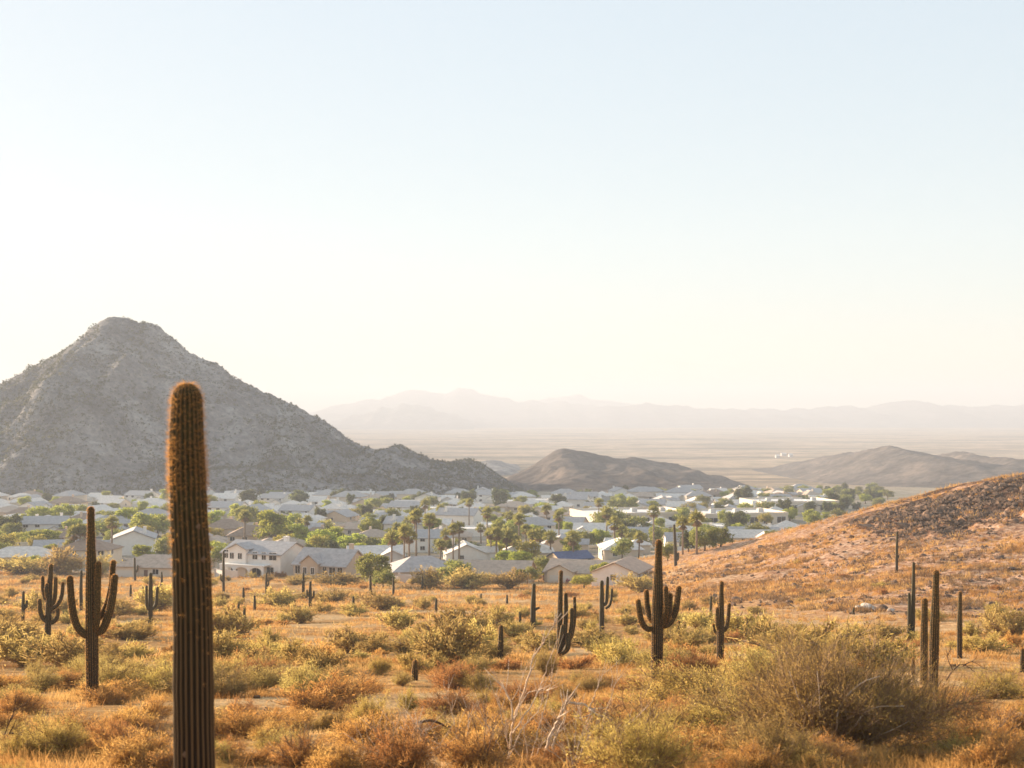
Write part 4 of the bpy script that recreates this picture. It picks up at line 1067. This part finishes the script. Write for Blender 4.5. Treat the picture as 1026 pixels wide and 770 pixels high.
def house_proto(seed, storeys, roof_type, W_, D_, wing, roof, wall, chimney=True, det=2, windows=None, arches=False):
    """local frame: front faces -y, origin on the ground at the centre"""
    rg = random.Random(seed)
    root = empty('house', (0, 0, -600))
    h = 2.45 * storeys + .1
    x0, x1, y0, y1 = -W_ / 2, W_ / 2, -D_ / 2, D_ / 2
    wl, rf = MB(), MB(); pitch = rg.uniform(.36, .48)
    wl.box(x0, x1, y0, y1, -1.8, h)
    if roof_type == 'hip': roof_hip(rf, x0, x1, y0, y1, h + .002, pitch)
    elif roof_type == 'gable': gable_wall(wl, x0, x1, y0, y1, h, pitch - .015, 'x'); roof_gable(rf, x0, x1, y0, y1, h + .02, pitch, 'x')
    else:
        rf.box(x0 + .18, x1 - .18, y0 + .18, y1 - .18, h - .05, h + .05)
        for a in ((x0 - .06, x1 + .06, y0 - .06, y0 + .2), (x0 - .06, x1 + .06, y1 - .2, y1 + .06), (x0 - .06, x0 + .2, y0 + .2, y1 - .2), (x1 - .2, x1 + .06, y0 + .2, y1 - .2)): wl.box(*a, h - .02, h + .55)
    wx0 = wx1 = None
    if wing:
        wx0, wx1, wy0, wh = wing
        hh = 2.9 * wh + .1
        wl.box(wx0, wx1, wy0, y0 + .5, -1.8, hh)
        if roof_type == 'hip' and not windows: roof_hip(rf, wx0, wx1, wy0, y0 + 3.0, hh + .004, pitch)
        else: gable_wall(wl, wx0, wx1, wy0, y0 + .5, hh, pitch + .085, 'y'); roof_gable(rf, wx0, wx1, wy0, y0 + 3.5, hh + .02, pitch + .1, 'y', .35)
    wo = child(root, 'wall', wl.mesh('house_wall', [wall])); ro = child(root, 'roof', rf.mesh('house_roof', [roof]))
    if chimney:
        cm = MB(); cx = x0 + rg.uniform(.2, .8) * W_; top = h + D_ / 2 * pitch + .9
        cm.box(cx, cx + .9, y1 - 3.4, y1 - 2.5, h + .3, top); cm.box(cx - .08, cx + .98, y1 - 3.48, y1 - 2.42, top, top + .14)
        ch = link('chimney', cm.mesh('chimney', [wall]), ro); KIDS.setdefault(ro.name, []).append(ch)
    if windows is not None:
        for (xx, zz, wd, ht, yy) in windows: window(root, wd, ht, (xx, yy, zz), 0)
    elif det:
        for st in range(storeys):
            zz = 1.0 + st * 2.9
            xs = [x0 + 1.8 + i * (W_ - 3.6) / 3 for i in range(4)]
            for xx in xs:
                if wing and st < wing[3] and wx0 - .9 < xx < wx1 + .9: continue
                if rg.random() < .8: window(root, rg.choice((1.2, 1.6)), 1.3, (xx, y0 - .005, zz), 0)
            if det > 1 or st == 0:
                for sx, rz in ((x0 - .005, -math.pi / 2), (x1 + .005, math.pi / 2)):
                    if rg.random() < .85: window(root, 1.2, 1.2, (sx, rg.uniform(-.25, .25) * D_, zz), rz)
                for q in range(2): window(root, 1.6, 1.3, (x0 + (.28 + .44 * q) * W_, y1 + .005, zz), math.pi)
        if wing:
            gd = MB(); gw = min(4.8, (wx1 - wx0) - .9); gx = (wx0 + wx1) / 2
            gd.box(gx - gw / 2, gx + gw / 2, wing[2] - .05, wing[2] + .02, 0, 2.2)
            for q in range(4): gd.box(gx - gw / 2 + .1, gx + gw / 2 - .1, wing[2] - .07, wing[2] - .055, .12 + q * .53, .52 + q * .53)
            child(root, 'garage_door', gd.mesh('garage_door', [M['garage']]))
        dr = MB(); dx = x0 + W_ * .5
        if wing and wx0 - .6 < dx < wx1 + .6: dx = wx1 + .9 if wx1 + 1.6 < x1 else wx0 - .9
        dr.box(dx - .5, dx + .5, y0 - .05, y0 + .02, 0, 2.1)
        if det > 1: child(root, 'door', dr.mesh('front_door', [M['doorpaint']]))
    if arches:
        ar = MB(); zt = 2.75; yb = y0 - 2.6
        spans = [(-5.6, -2.6), (-2.2, 1.0), (1.4, 4.4)]
        for k, (a, b) in enumerate(spans):
            n = 10; pts = []
            for i in range(n + 1):
                an = math.pi * i / n; xx = (a + b) / 2 - (b - a) / 2 * math.cos(an); zz = 1.5 + .95 * math.sin(an); pts.append((xx, zz))
            for i in range(n):
                (xa, za), (xb, zb) = pts[i], pts[i + 1]
                ar.poly([(xa, yb, za), (xb, yb, zb), (xb, yb, zt), (xa, yb, zt), (xa, yb + .3, za), (xb, yb + .3, zb), (xb, yb + .3, zt), (xa, yb + .3, zt)], [(0, 1, 2, 3), (7, 6, 5, 4), (0, 4, 5, 1), (3, 2, 6, 7)])
        for a, b in ((-6.0, -5.6), (-2.6, -2.2), (1.0, 1.4), (4.4, 4.8)): ar.box(a, b, yb - .01, yb + .31, -1.6, zt - .003)
        ar.box(-6.1, 4.9, yb - .1, y0 + .02, zt + .002, zt + .2)
        child(root, 'patio_arcade', ar.mesh('patio_arcade', [M['trim']]))
    return root

HOUSES = []
def set_house(p, x, y, rz, s=1.0):
    z = float(H(x, y))
    p.location = (x, y, z); p.rotation_euler = (0, 0, rz); p.scale = (s, s, s)
    HOUSES.append((x, y, 10.0 * s))
    return project(x, y, z)

# houses at the desert edge, each built after the photograph
def front_house(px, py, rz, label, *a, sc=.78, **k):
    x, y, z = ground_at(px, py)
    p = house_proto(*a, **k); y += 5
    set_house(p, x, y, rz, sc)
    tag(p, label, 'house', 'houses of the town'); return p
front_house(262, 578, -.42, 'two-storey grey house with white patio arches, at the desert edge', 1, 2, 'gable', 14.5, 11, (-5.2, -.8, -6.3, 2), ROOFS['grey'], WALLS['white'], True, 2,
    windows=[(-6.2, 3.9, 1.2, 1.7, -5.505), (-4.2, 3.9, 1.0, 1.2, -6.305), (-2.2, 3.9, 1.0, 1.2, -6.305), (1.0, 3.9, 1.2, 1.5, -5.505), (3.2, 3.9, 1.0, 1.5, -5.505), (5.4, 3.9, 1.8, 1.5, -5.505), (-3.6, .6, 1.6, 1.8, -6.305), (1.4, .5, 2.2, 2.0, -5.505), (4.8, .6, 1.6, 1.8, -5.505)], arches=True, sc=.95)
front_house(328, 580, -.42, 'beige gabled house with grey roof right of the two-storey grey house', 2, 1, 'gable', 15, 11, (-4.6, .2, -6.6, 1), ROOFS['grey'], WALLS['beige'], True, 2,
    windows=[(-6.2, .9, 1.4, 1.5, -5.505), (-3.4, 1.0, 1.0, 1.2, -6.605), (-1.2, 1.0, 1.0, 1.2, -6.605), (1.6, .9, 1.2, 1.5, -5.505), (3.8, .9, 1.8, 1.5, -5.505), (6.0, .9, 1.4, 1.5, -5.505)]).scale = (.78, .78, 1.05)
front_house(150, 578, -.15, 'wide tan hip-roofed house behind the pale garden wall', 3, 1, 'hip', 19, 13, (-8, -2, -9, 1), ROOFS['tan'], WALLS['cream'], False)
front_house(14, 568, .1, 'low pale tan house at the left border of the view', 4, 1, 'hip', 20, 12, (-2, 5, -9, 1), ROOFS['pale'], WALLS['beige'], False)
front_house(82, 570, -.1, 'brown-roofed house half hidden behind the large four-armed saguaro', 5, 2, 'hip', 15, 11, (-6, -1, -8, 1), ROOFS['brown'], WALLS['cream'], False)
front_house(420, 582, .35, 'low grey-roofed house left of the flat tan roof', 6, 1, 'hip', 17, 12, None, ROOFS['grey'], WALLS['grey'], False)
front_house(493, 585, -.15, 'low house with a broad flat-pitched tan roof above the scrub', 7, 1, 'gable', 18, 12, (-8, -3, -8, 1), ROOFS['tan'], WALLS['beige'], False)
front_house(590, 584, -.35, 'tan gabled house behind the ragged saguaro cluster', 8, 1, 'gable', 17, 12, (-7, -1, -8.5, 1), ROOFS['tan'], WALLS['cream'], False)
front_house(626, 584, 1.25, 'white gable-ended house left of the six-armed saguaro', 9, 1, 'gable', 14, 10, None, ROOFS['tan'], WALLS['white'], False)

protos = []
pr = random.Random(3)
rcol = ['tan', 'grey', 'pale', 'pale', 'grey', 'pale', 'brown', 'white', 'pale', 'grey', 'tan', 'pale', 'pale', 'grey']
wcol = ['cream', 'white', 'beige', 'white', 'cream', 'grey', 'peach', 'white', 'cream', 'white', 'beige', 'cream', 'white', 'peach']
for i in range(14):
    Wd, Dp = pr.uniform(13.5, 18.5), pr.uniform(10.5, 13)
    rt = 'flat' if rcol[i] == 'white' else ('hip', 'gable')[i % 2]
    s = -1 if pr.random() < .5 else 1
    wg = None if (rt == 'flat' and i % 2) else ((-Wd / 2 + .5, -Wd / 2 + 6.2) if s < 0 else (Wd / 2 - 6.2, Wd / 2 - .5))
    wing = (wg[0], wg[1], -Dp / 2 - 3.2, 1) if wg and rt != 'flat' else None
    protos.append((house_proto(50 + i, 2 if i in (4, 9) else 1, rt, Wd, Dp, wing, ROOFS[rcol[i]], WALLS[wcol[i]], rt != 'flat' and i % 3 == 0, 1), rcol[i], wcol[i], 2 if i in (4, 9) else 1))
first = set()
CREST = np.array([(600, 600), (640, 580), (680, 566), (760, 545), (860, 516), (1026, 470)], float)
def town_zone(px, y):
    b = 'near the desert edge' if y < 360 else 'in mid town' if y < 520 else 'in the far town' if y < 680 else 'in the farthest rows'
    c_ = 'left of the thickest saguaro' if px < 190 else 'behind the two-storey house' if px < 300 else 'behind the beige house' if px < 400 else 'above the broad tan roof' if px < 530 else 'left of the six-armed saguaro' if px < 660 else 'above the rocky slope'
    return b + ' ' + c_
def hidden(px, py): return px > 600 and py > np.interp(px, CREST[:, 0], CREST[:, 1]) + 1
count = 0
for j in range(20):
    yr = 320 + j * 28.5
    xs = np.arange(-.42 * yr, .42 * yr, 17.5)
    for x in xs:
        x = float(x + rnd.uniform(-3, 3)); y = yr + rnd.uniform(-5, 5) + 14 * math.sin(x * .011 + j * .7)
        if rnd.random() < .07: continue
        if y < 310: continue
        if hill_bump(x, y) > 3: continue
        foot = 735 if x < 0 else 735 + x * .9
        if y > foot or (x < 40 and y > 705 and mountain_z(np.array([x]), np.array([y]))[0] > H(x, y) + .5): continue
        if x > -10 and y > 860: continue
        px, py = project(x, y, float(H(x, y)))
        if not (-12 < px < 825) or hidden(px, py - 3): continue
        if any((x - a) ** 2 + (y - b) ** 2 < ((r_ + 6.4)) ** 2 for a, b, r_ in HOUSES): continue
        if 570 < px < 800 and 440 < y < 505: continue
        if count >= 288: break
        k = rnd.randrange(len(protos)); p, rc, wc, stn = protos[k]
        if k in first: p = copy_tree(p)
        first.add(k)
        rz = .3 * math.sin(x * .006 + y * .009) + rnd.choice((0, 0, math.pi, math.pi / 2, -math.pi / 2)) + rnd.uniform(-.08, .08)
        set_house(p, x, y, rz, rnd.uniform(.68, .84))
        tag(p, None, 'house', 'houses of the town')
        rn = {'tan': 'tan-roofed', 'grey': 'grey-roofed', 'pale': 'pale-roofed', 'white': 'white-roofed', 'brown': 'brown-roofed'}[rc]
        auto(p, f'{rn} {wc} house', town_zone(px, y), px); count += 1
print('houses', count)

# long pale flat-roofed buildings across the town
def long_building(px, py, L, D_, hgt, rz, label):
    x, y, z = ground_at(px, py)
    root = empty('store_building', (x, y, z), rz)
    wl, rf = MB(), MB()
    wl.box(-L / 2, L / 2, -D_ / 2, D_ / 2, -1.5, hgt)
    for a in ((-L / 2 - .1, L / 2 + .1, -D_ / 2 - .1, -D_ / 2 + .25), (-L / 2 - .1, L / 2 + .1, D_ / 2 - .25, D_ / 2 + .1), (-L / 2 - .1, -L / 2 + .25, -D_ / 2 + .25, D_ / 2 - .25), (L / 2 - .25, L / 2 + .1, -D_ / 2 + .25, D_ / 2 - .25)): wl.box(*a, hgt - .02, hgt + .9)
    rf.box(-L / 2 + .25, L / 2 - .25, -D_ / 2 + .25, D_ / 2 - .25, hgt + .002, hgt + .2)
    ro = child(root, 'roof', rf.mesh('flat_roof', [ROOFS['white']])); child(root, 'wall', wl.mesh('store_wall', [WALLS['cream']]))
    for q in range(3):
        ac = MB(); cx = -L / 2 + L * (.2 + .3 * q); ac.box(cx, cx + 2, -1, .8, hgt + .2, hgt + 1.4); ac.box(cx + .2, cx + 1.8, -.8, .6, hgt + 1.4, hgt + 1.55)
        o = link('roof_unit', ac.mesh('roof_air_unit', [WALLS['grey']]), ro)
    n = int(L / 5)
    for q in range(n): window(root, 3.2, 2.2, (-L / 2 + (q + .5) * L / n, -D_ / 2 - .005, .6), 0)
    tag(root, label, 'store', 'long pale buildings in the town'); HOUSES.append((x, y, L * .4))
long_building(632, 524, 36, 26, 3.6, .3, 'long white flat-roofed building above the saguaro with six arms')
long_building(735, 524, 30, 24, 3.4, .25, 'long white flat-roofed building just above the lower crest of the slope')
long_building(790, 511, 34, 26, 3.6, .2, 'farther long pale building seen over the middle of the slope crest')
# house under the blue roof
x, y, z = ground_at(571, 566)
p = house_proto(77, 1, 'gable', 14, 10, None, ROOFS['blue'], WALLS['peach'], False, 1); set_house(p, x, y, .5, .6); tag(p, 'peach house with a blue roof among the palms', 'house', 'houses of the town')

# garden walls along the desert edge
def garden_wall(pts, label, h=1.7):
    P = [ground_at(*q) for q in pts]; root = empty('garden_wall', P[0])
    O = Vector(P[0])
    mb, pp = MB(), []
    for a, b in zip(P[:-1], P[1:]):
        a, b = Vector(a) - O, Vector(b) - O; d = b - a; n = max(1, int(d.length / 5)); sd = Vector((-d.y, d.x, 0)).normalized() * .1
        for i in range(n):
            p0 = a + d * (i / n); p1 = a + d * ((i + 1) / n - .004)
            zb = min(float(H((p0 + O).x, (p0 + O).y)), float(H((p1 + O).x, (p1 + O).y))) - O.z
            mb.poly([(p0 - sd).xy.to_3d() + Vector((0, 0, zb - .4)), (p1 - sd).xy.to_3d() + Vector((0, 0, zb - .4)), (p1 + sd).xy.to_3d() + Vector((0, 0, zb - .4)), (p0 + sd).xy.to_3d() + Vector((0, 0, zb - .4)),
                     (p0 - sd).xy.to_3d() + Vector((0, 0, zb + h)), (p1 - sd).xy.to_3d() + Vector((0, 0, zb + h)), (p1 + sd).xy.to_3d() + Vector((0, 0, zb + h)), (p0 + sd).xy.to_3d() + Vector((0, 0, zb + h))],
                    [(0, 3, 2, 1), (4, 5, 6, 7), (0, 1, 5, 4), (1, 2, 6, 5), (2, 3, 7, 6), (3, 0, 4, 7)])
            pm = MB(); pm.box(p0.x - .2, p0.x + .2, p0.y - .2, p0.y + .2, zb - .4, zb + h + .2); pp.append(pm)
    child(root, 'panel', mb.mesh('block_panels', [M['block']]))
    for pm in pp: child(root, 'post', pm.mesh('wall_post', [M['block']]))
    tag(root, label, 'wall', 'garden walls along the desert edge')
garden_wall([(112, 575), (140, 576), (182, 577)], 'pale block garden wall in front of the wide tan house')
garden_wall([(216, 578), (226, 579), (238, 579.5)], 'pale block garden wall beside the left corner of the two-storey house', 1.5)
garden_wall([(366, 583), (400, 584), (440, 585)], 'pale block garden wall below the low grey-roofed house', 1.5)

# streets between the rows
def street(y0, k, x0, x1):
    xs = np.arange(x0, x1, 6.0); ys = y0 + 14 * np.sin(xs * .011 + k)
    V = []
    for off in (-3.6, 3.6): V.append(np.stack([xs, ys + off, H(xs, ys + off) + .06], 1))
    n = len(xs); V = np.concatenate(V); i = np.arange(n - 1)
    o = link('road', mesh_np('road', V, np.stack([i, i + 1, i + 1 + n, i + n], 1), [M['road']])); tag(o, kind='structure')
for j in range(0, 12, 2):
    yr = 322 + j * 33.5 + 17; street(yr, j * .7, -.4 * yr, .1 * yr if j < 3 else .2 * yr)

# ------------------------------------------------------------------ town trees
def tree_proto(name, seed, Rr, Hh, trunk, leaf, n_lobe, per, mat, flat=.75):
    rg = np.random.default_rng(seed); rr = random.Random(seed)
    root = empty(name, (0, 0, -700))
    tb = MB(); top = Vector((rr.uniform(-.2, .2), rr.uniform(-.2, .2), trunk + Hh * .3))
    tb.tube([Vector((0, 0, -.3)), top * .5 + Vector((.1, 0, 0)), top], [.26, .2, .12], 7)
    for q in range(6):
        an = q / 6 * 6.28 + rr.uniform(-.4, .4); st = top * rr.uniform(.45, .9); e = Vector((math.cos(an) * Rr * .65, math.sin(an) * Rr * .65, trunk + Hh * rr.uniform(.35, .85)))
        tb.tube([st, st * .5 + e * .5 + Vector((0, 0, .25)), e], [.1, .07, .03], 5)
    child(root, 'trunk', tb.mesh('tree_trunk', [M['bark']], True))
    az = rg.uniform(0, 6.28, n_lobe); rad = Rr * np.sqrt(rg.uniform(.05, 1, n_lobe)) * .72
    zz = trunk + Hh * rg.uniform(.12, 1, n_lobe) * np.sqrt(1 - (rad / Rr) ** 2 * .75)
    c0 = np.stack([rad * np.cos(az), rad * np.sin(az), zz], 1); ls = Rr * rg.uniform(.2, .42, n_lobe)
    cn = np.repeat(c0, per, 0); dv = rg.normal(size=(n_lobe * per, 3)); dv /= np.linalg.norm(dv, axis=1, keepdims=True)
    cn = cn + dv * np.repeat(ls, per)[:, None] * rg.uniform(.35, 1.05, (len(cn), 1)) * np.array([1, 1, flat])
    V = quads(cn, leaf * rg.uniform(.6, 1.4, len(cn)), rg)
    child(root, 'crown', mesh_np('tree_crown', V, qf(len(V)), [mat]))
    return root
TP = {'bright': [tree_proto('shade_tree', 300 + i, 3.3, 3.6, 1.4, .34, 34, 95, M['tree_bright']) for i in range(2)],
      'olive': [tree_proto('mesquite_tree', 310 + i, 3.8, 3.8, 1.3, .34, 30, 95, M['tree_olive']) for i in range(3)],
      'dark': [tree_proto('evergreen_tree', 320 + i, 2.9, 4.6, 1.0, .36, 34, 90, M['tree_dark'], 1.0) for i in range(2)],
      'yellow': [tree_proto('palo_verde_tree', 330 + i, 3.2, 3.0, 1.4, .3, 26, 90, M['tree_yellow']) for i in range(2)],
      'pink': [tree_proto('flowering_shrub', 340, 1.6, 2.2, .4, .26, 18, 60, M['tree_pink'])]}
TLOOK = {'bright': 'bright green shade tree', 'olive': 'olive-green spreading tree', 'dark': 'dark evergreen tree', 'yellow': 'yellow-green loose tree', 'pink': 'pink flowering shrub'}
TUSED = set(); TREES = []
def put_tree(kind, x, y, s, label=None, sz=1.0):
    i = rnd.randrange(len(TP[kind])); p = TP[kind][i]
    if (kind, i) in TUSED: p = copy_tree(p)
    TUSED.add((kind, i))
    z = float(H(x, y)); p.location = (x, y, z); p.rotation_euler = (0, 0, rnd.uniform(0, 6.28)); p.scale = (s * rnd.uniform(.9, 1.15), s * rnd.uniform(.9, 1.15), s * sz * rnd.uniform(.9, 1.1))
    tag(p, label, 'shrub' if kind == 'pink' else 'tree', 'trees among the houses')
    px, py = project(x, y, z); TREES.append((x, y))
    if not label: auto(p, TLOOK[kind], town_zone(px, y), px)
LBL = {(602, 584): 'bright round tree beside the white gable-ended house', (375, 588): 'tall loose olive tree right of the beige house', (384, 590): 'small round-headed tree in front of the tall loose tree', (569, 585): 'pink flowering shrub before the tan gabled house'}
for kind, px, py, wpx, sz in [('bright', 602, 584, 30, .95), ('olive', 375, 588, 40, 1.15), ('olive', 384, 590, 22, 1.2), ('pink', 569, 585, 14, 1.0), ('dark', 222, 566, 34, .7), ('bright', 218, 562, 30, .9), ('bright', 272, 545, 40, 1.1), ('bright', 300, 548, 34, .9), ('bright', 322, 553, 36, .95),
    ('bright', 352, 556, 34, .9), ('yellow', 285, 552, 26, .9), ('olive', 250, 530, 34, .9), ('bright', 215, 532, 30, .9), ('bright', 62, 526, 30, .9), ('bright', 38, 528, 30, .9), ('bright', 40, 548, 44, .6), ('bright', 125, 536, 34, 1), ('bright', 145, 540, 34, 1.1),
    ('olive', 105, 545, 30, 1.1), ('bright', 158, 538, 30, 1), ('olive', 118, 552, 30, 1), ('dark', 388, 536, 30, .9), ('bright', 425, 535, 26, .8), ('olive', 448, 560, 34, .9), ('yellow', 470, 562, 26, .9), ('bright', 505, 568, 26, .9), ('bright', 520, 570, 30, .9), ('olive', 545, 582, 36, .8),
    ('olive', 528, 586, 28, .8), ('yellow', 585, 590, 30, .7), ('olive', 455, 585, 36, .8), ('olive', 470, 590, 30, .7), ('dark', 690, 553, 30, .9), ('olive', 706, 552, 32, .9), ('olive', 722, 548, 30, .9), ('dark', 738, 536, 30, 1.0), ('olive', 610, 538, 36, 1.1), ('olive', 640, 540, 36, .9), ('dark', 628, 542, 26, 1), ('bright', 660, 545, 30, .8),
    ('yellow', 690, 522, 28, 1.0), ('olive', 770, 520, 24, .9), ('bright', 545, 515, 24, .7), ('dark', 560, 510, 26, .8), ('dark', 500, 508, 26, .8), ('dark', 470, 508, 24, .8), ('dark', 585, 505, 24, .8), ('olive', 725, 512, 24, .8), ('dark', 745, 508, 28, .9), ('dark', 420, 507, 24, .8), ('dark', 300, 508, 26, .8), ('dark', 340, 506, 26, .8), ('dark', 250, 508, 26, .8),
    ('olive', 669, 562, 24, .9), ('dark', 10, 540, 40, .7), ('dark', 60, 574, 30, .7), ('bright', 36, 572, 24, .8)]:
    x, y, z = ground_at(px, py)
    put_tree(kind, x, y, .86 * wpx * y / F_PX / 2 / 3.1, LBL.get((px, py)), sz)
cnt = 0; tr_ = 0
while cnt < 325 and tr_ < 20000:
    tr_ += 1
    y = rnd.uniform(305, 900); x = rnd.uniform(-.4, .4) * y
    if cnt > 308: y = rnd.uniform(620, 1040); x = rnd.uniform(.17, .27) * y
    foot = 745 if x < 0 else 745 + x * .8
    if y > foot or hill_bump(x, y) > 2.5: continue
    px, py = project(x, y, float(H(x, y)))
    if not (-10 < px < 890) or hidden(px, py - 4): continue
    if any((x - a) ** 2 + (y - b) ** 2 < (r_ * .98) ** 2 for a, b, r_ in HOUSES): continue
    if any((x - a) ** 2 + (y - b) ** 2 < 5 ** 2 for a, b in TREES): continue
    r_ = rnd.random()
    kind = ('bright' if r_ < .36 else 'olive' if r_ < .64 else 'yellow' if r_ < .86 else 'dark') if y < 560 else ('dark' if r_ < .28 else 'olive' if r_ < .6 else 'bright')
    put_tree(kind, x, y, rnd.uniform(.6, 1.12), None, rnd.uniform(.75, 1.1)); cnt += 1
print('trees', cnt)

def palm_proto(seed, hgt):
    rg = np.random.default_rng(seed); rr = random.Random(seed)
    root = empty('fan_palm', (0, 0, -800))
    tb = MB(); lx = rr.uniform(-.4, .4)
    tb.tube([Vector((0, 0, -.3)), Vector((lx * .3, 0, hgt * .4)), Vector((lx, 0, hgt))], [.26, .2, .17], 8)
    child(root, 'trunk', tb.mesh('palm_trunk', [M['palmtrunk']], True))
    top = np.array([lx, 0, hgt])
    def fronds(n, pmin, pmax, L):
        out = []
        for i in range(n):
            az = rg.uniform(0, 6.28); po = rg.uniform(pmin, pmax)
            d = np.array([math.sin(po) * math.cos(az), math.sin(po) * math.sin(az), math.cos(po)])
            side = np.array([-math.sin(az), math.cos(az), 0])
            c0 = top + d * L * .45
            out.append(strands(top[None], c0[None], .06, rg, 1))
            for k in range(9):
                a = (k - 4) / 4 * 1.15
                e = c0 + (d * math.cos(a) + side * math.sin(a)) * L * .6 + np.array([0, 0, -.22 * L * abs(a)])
                out.append(strands(c0[None], e[None], .2, rg, .3))
        return np.concatenate(out)
    V = fronds(34, .1, 1.9, 1.75); child(root, 'fronds', mesh_np('palm_fronds', V, qf(len(V)), [M['palmleaf']]))
    V = fronds(16, 2.2, 2.9, 1.4); child(root, 'dead_frond_skirt', mesh_np('palm_skirt', V, qf(len(V)), [M['palmskirt']]))
    return root
PP = [palm_proto(400, 6.5), palm_proto(401, 8.5), palm_proto(402, 5)]; PUSED = set()
plist = [(68, 568), (74, 568), (80, 568), (85, 568), (112, 562), (405, 580), (392, 575), (410, 572), (417, 562), (430, 560), (441, 565), (447, 562), (454, 566), (460, 564), (482, 545), (488, 548), (492, 562), (497, 566), (507, 563), (514, 562), (520, 556), (527, 562), (533, 565), (540, 560), (552, 562), (560, 552),
         (575, 566), (608, 548), (616, 556), (622, 552), (640, 560), (655, 548), (684, 556), (698, 556), (308, 545), (300, 542), (245, 545), (416, 545), (408, 540), (398, 545), (426, 528), (442, 525), (470, 530), (510, 535), (600, 530), (606, 528), (548, 535)]
for px, py in plist:
    x, y, z = ground_at(px, py); i = rnd.randrange(3); p = PP[i]
    if i in PUSED: p = copy_tree(p)
    PUSED.add(i); p.location = (x, y, z); p.rotation_euler = (0, 0, rnd.uniform(0, 6.28)); s = rnd.uniform(.85, 1.15); p.scale = (s, s, s * rnd.uniform(.9, 1.1))
    tag(p, None, 'palm', 'fan palms among the houses'); auto(p, {0: 'mid-height fan palm', 1: 'tall fan palm', 2: 'short fan palm'}[i], town_zone(px, y), px)

# small pale buildings far out on the plain
for i, (px, py, L) in enumerate([(785, 457, 8), (779, 459, 6), (792, 458, 6)]):
    x, y, z = ground_at(px, py); mb = MB(); root = empty('barn', (x, y, z))
    wl = MB(); wl.box(-L / 2, L / 2, -5, 5, -1, 3.6); gable_wall(wl, -L / 2, L / 2, -5, 5, 3.6, .3, 'x'); rf = MB(); roof_gable(rf, -L / 2, L / 2, -5, 5, 3.63, .32, 'x', .5)
    child(root, 'wall', wl.mesh('barn_wall', [WALLS['grey']])); child(root, 'roof', rf.mesh('barn_roof', [ROOFS['pale']]))
    tag(root, ['largest white shed far out on the hazy plain', 'white shed left of the largest one on the hazy plain', 'white shed right of the largest one on the hazy plain'][i], 'shed', 'white sheds on the plain')

# ------------------------------------------------------------------ labels for the many
zones = {}
for o, look, zone, px in AUTO: zones.setdefault((look, zone), []).append((px, o))
for (look, zone), L in zones.items():
    L.sort(key=lambda q: q[0])
    for i, (px, o) in enumerate(L):
        o['label'] = f'{look} {zone}' if len(L) == 1 else (f'{ordn(i)} {look} from left {zone}' if i < len(L) - 1 or len(L) < 3 else f'rightmost {look} {zone}')

# prototypes never placed are removed with their parts
def kill(o):
    for ch in KIDS.get(o.name, ()): kill(ch)
    bpy.data.objects.remove(o)
for k, p in list(PB.items()):
    if k not in USED: kill(p)
for k, (p, *_r) in enumerate(protos):
    if k not in first: kill(p)
for kind, L in TP.items():
    for i, p in enumerate(L):
        if (kind, i) not in TUSED: kill(p)
for i, p in enumerate(PP):
    if i not in PUSED: kill(p)
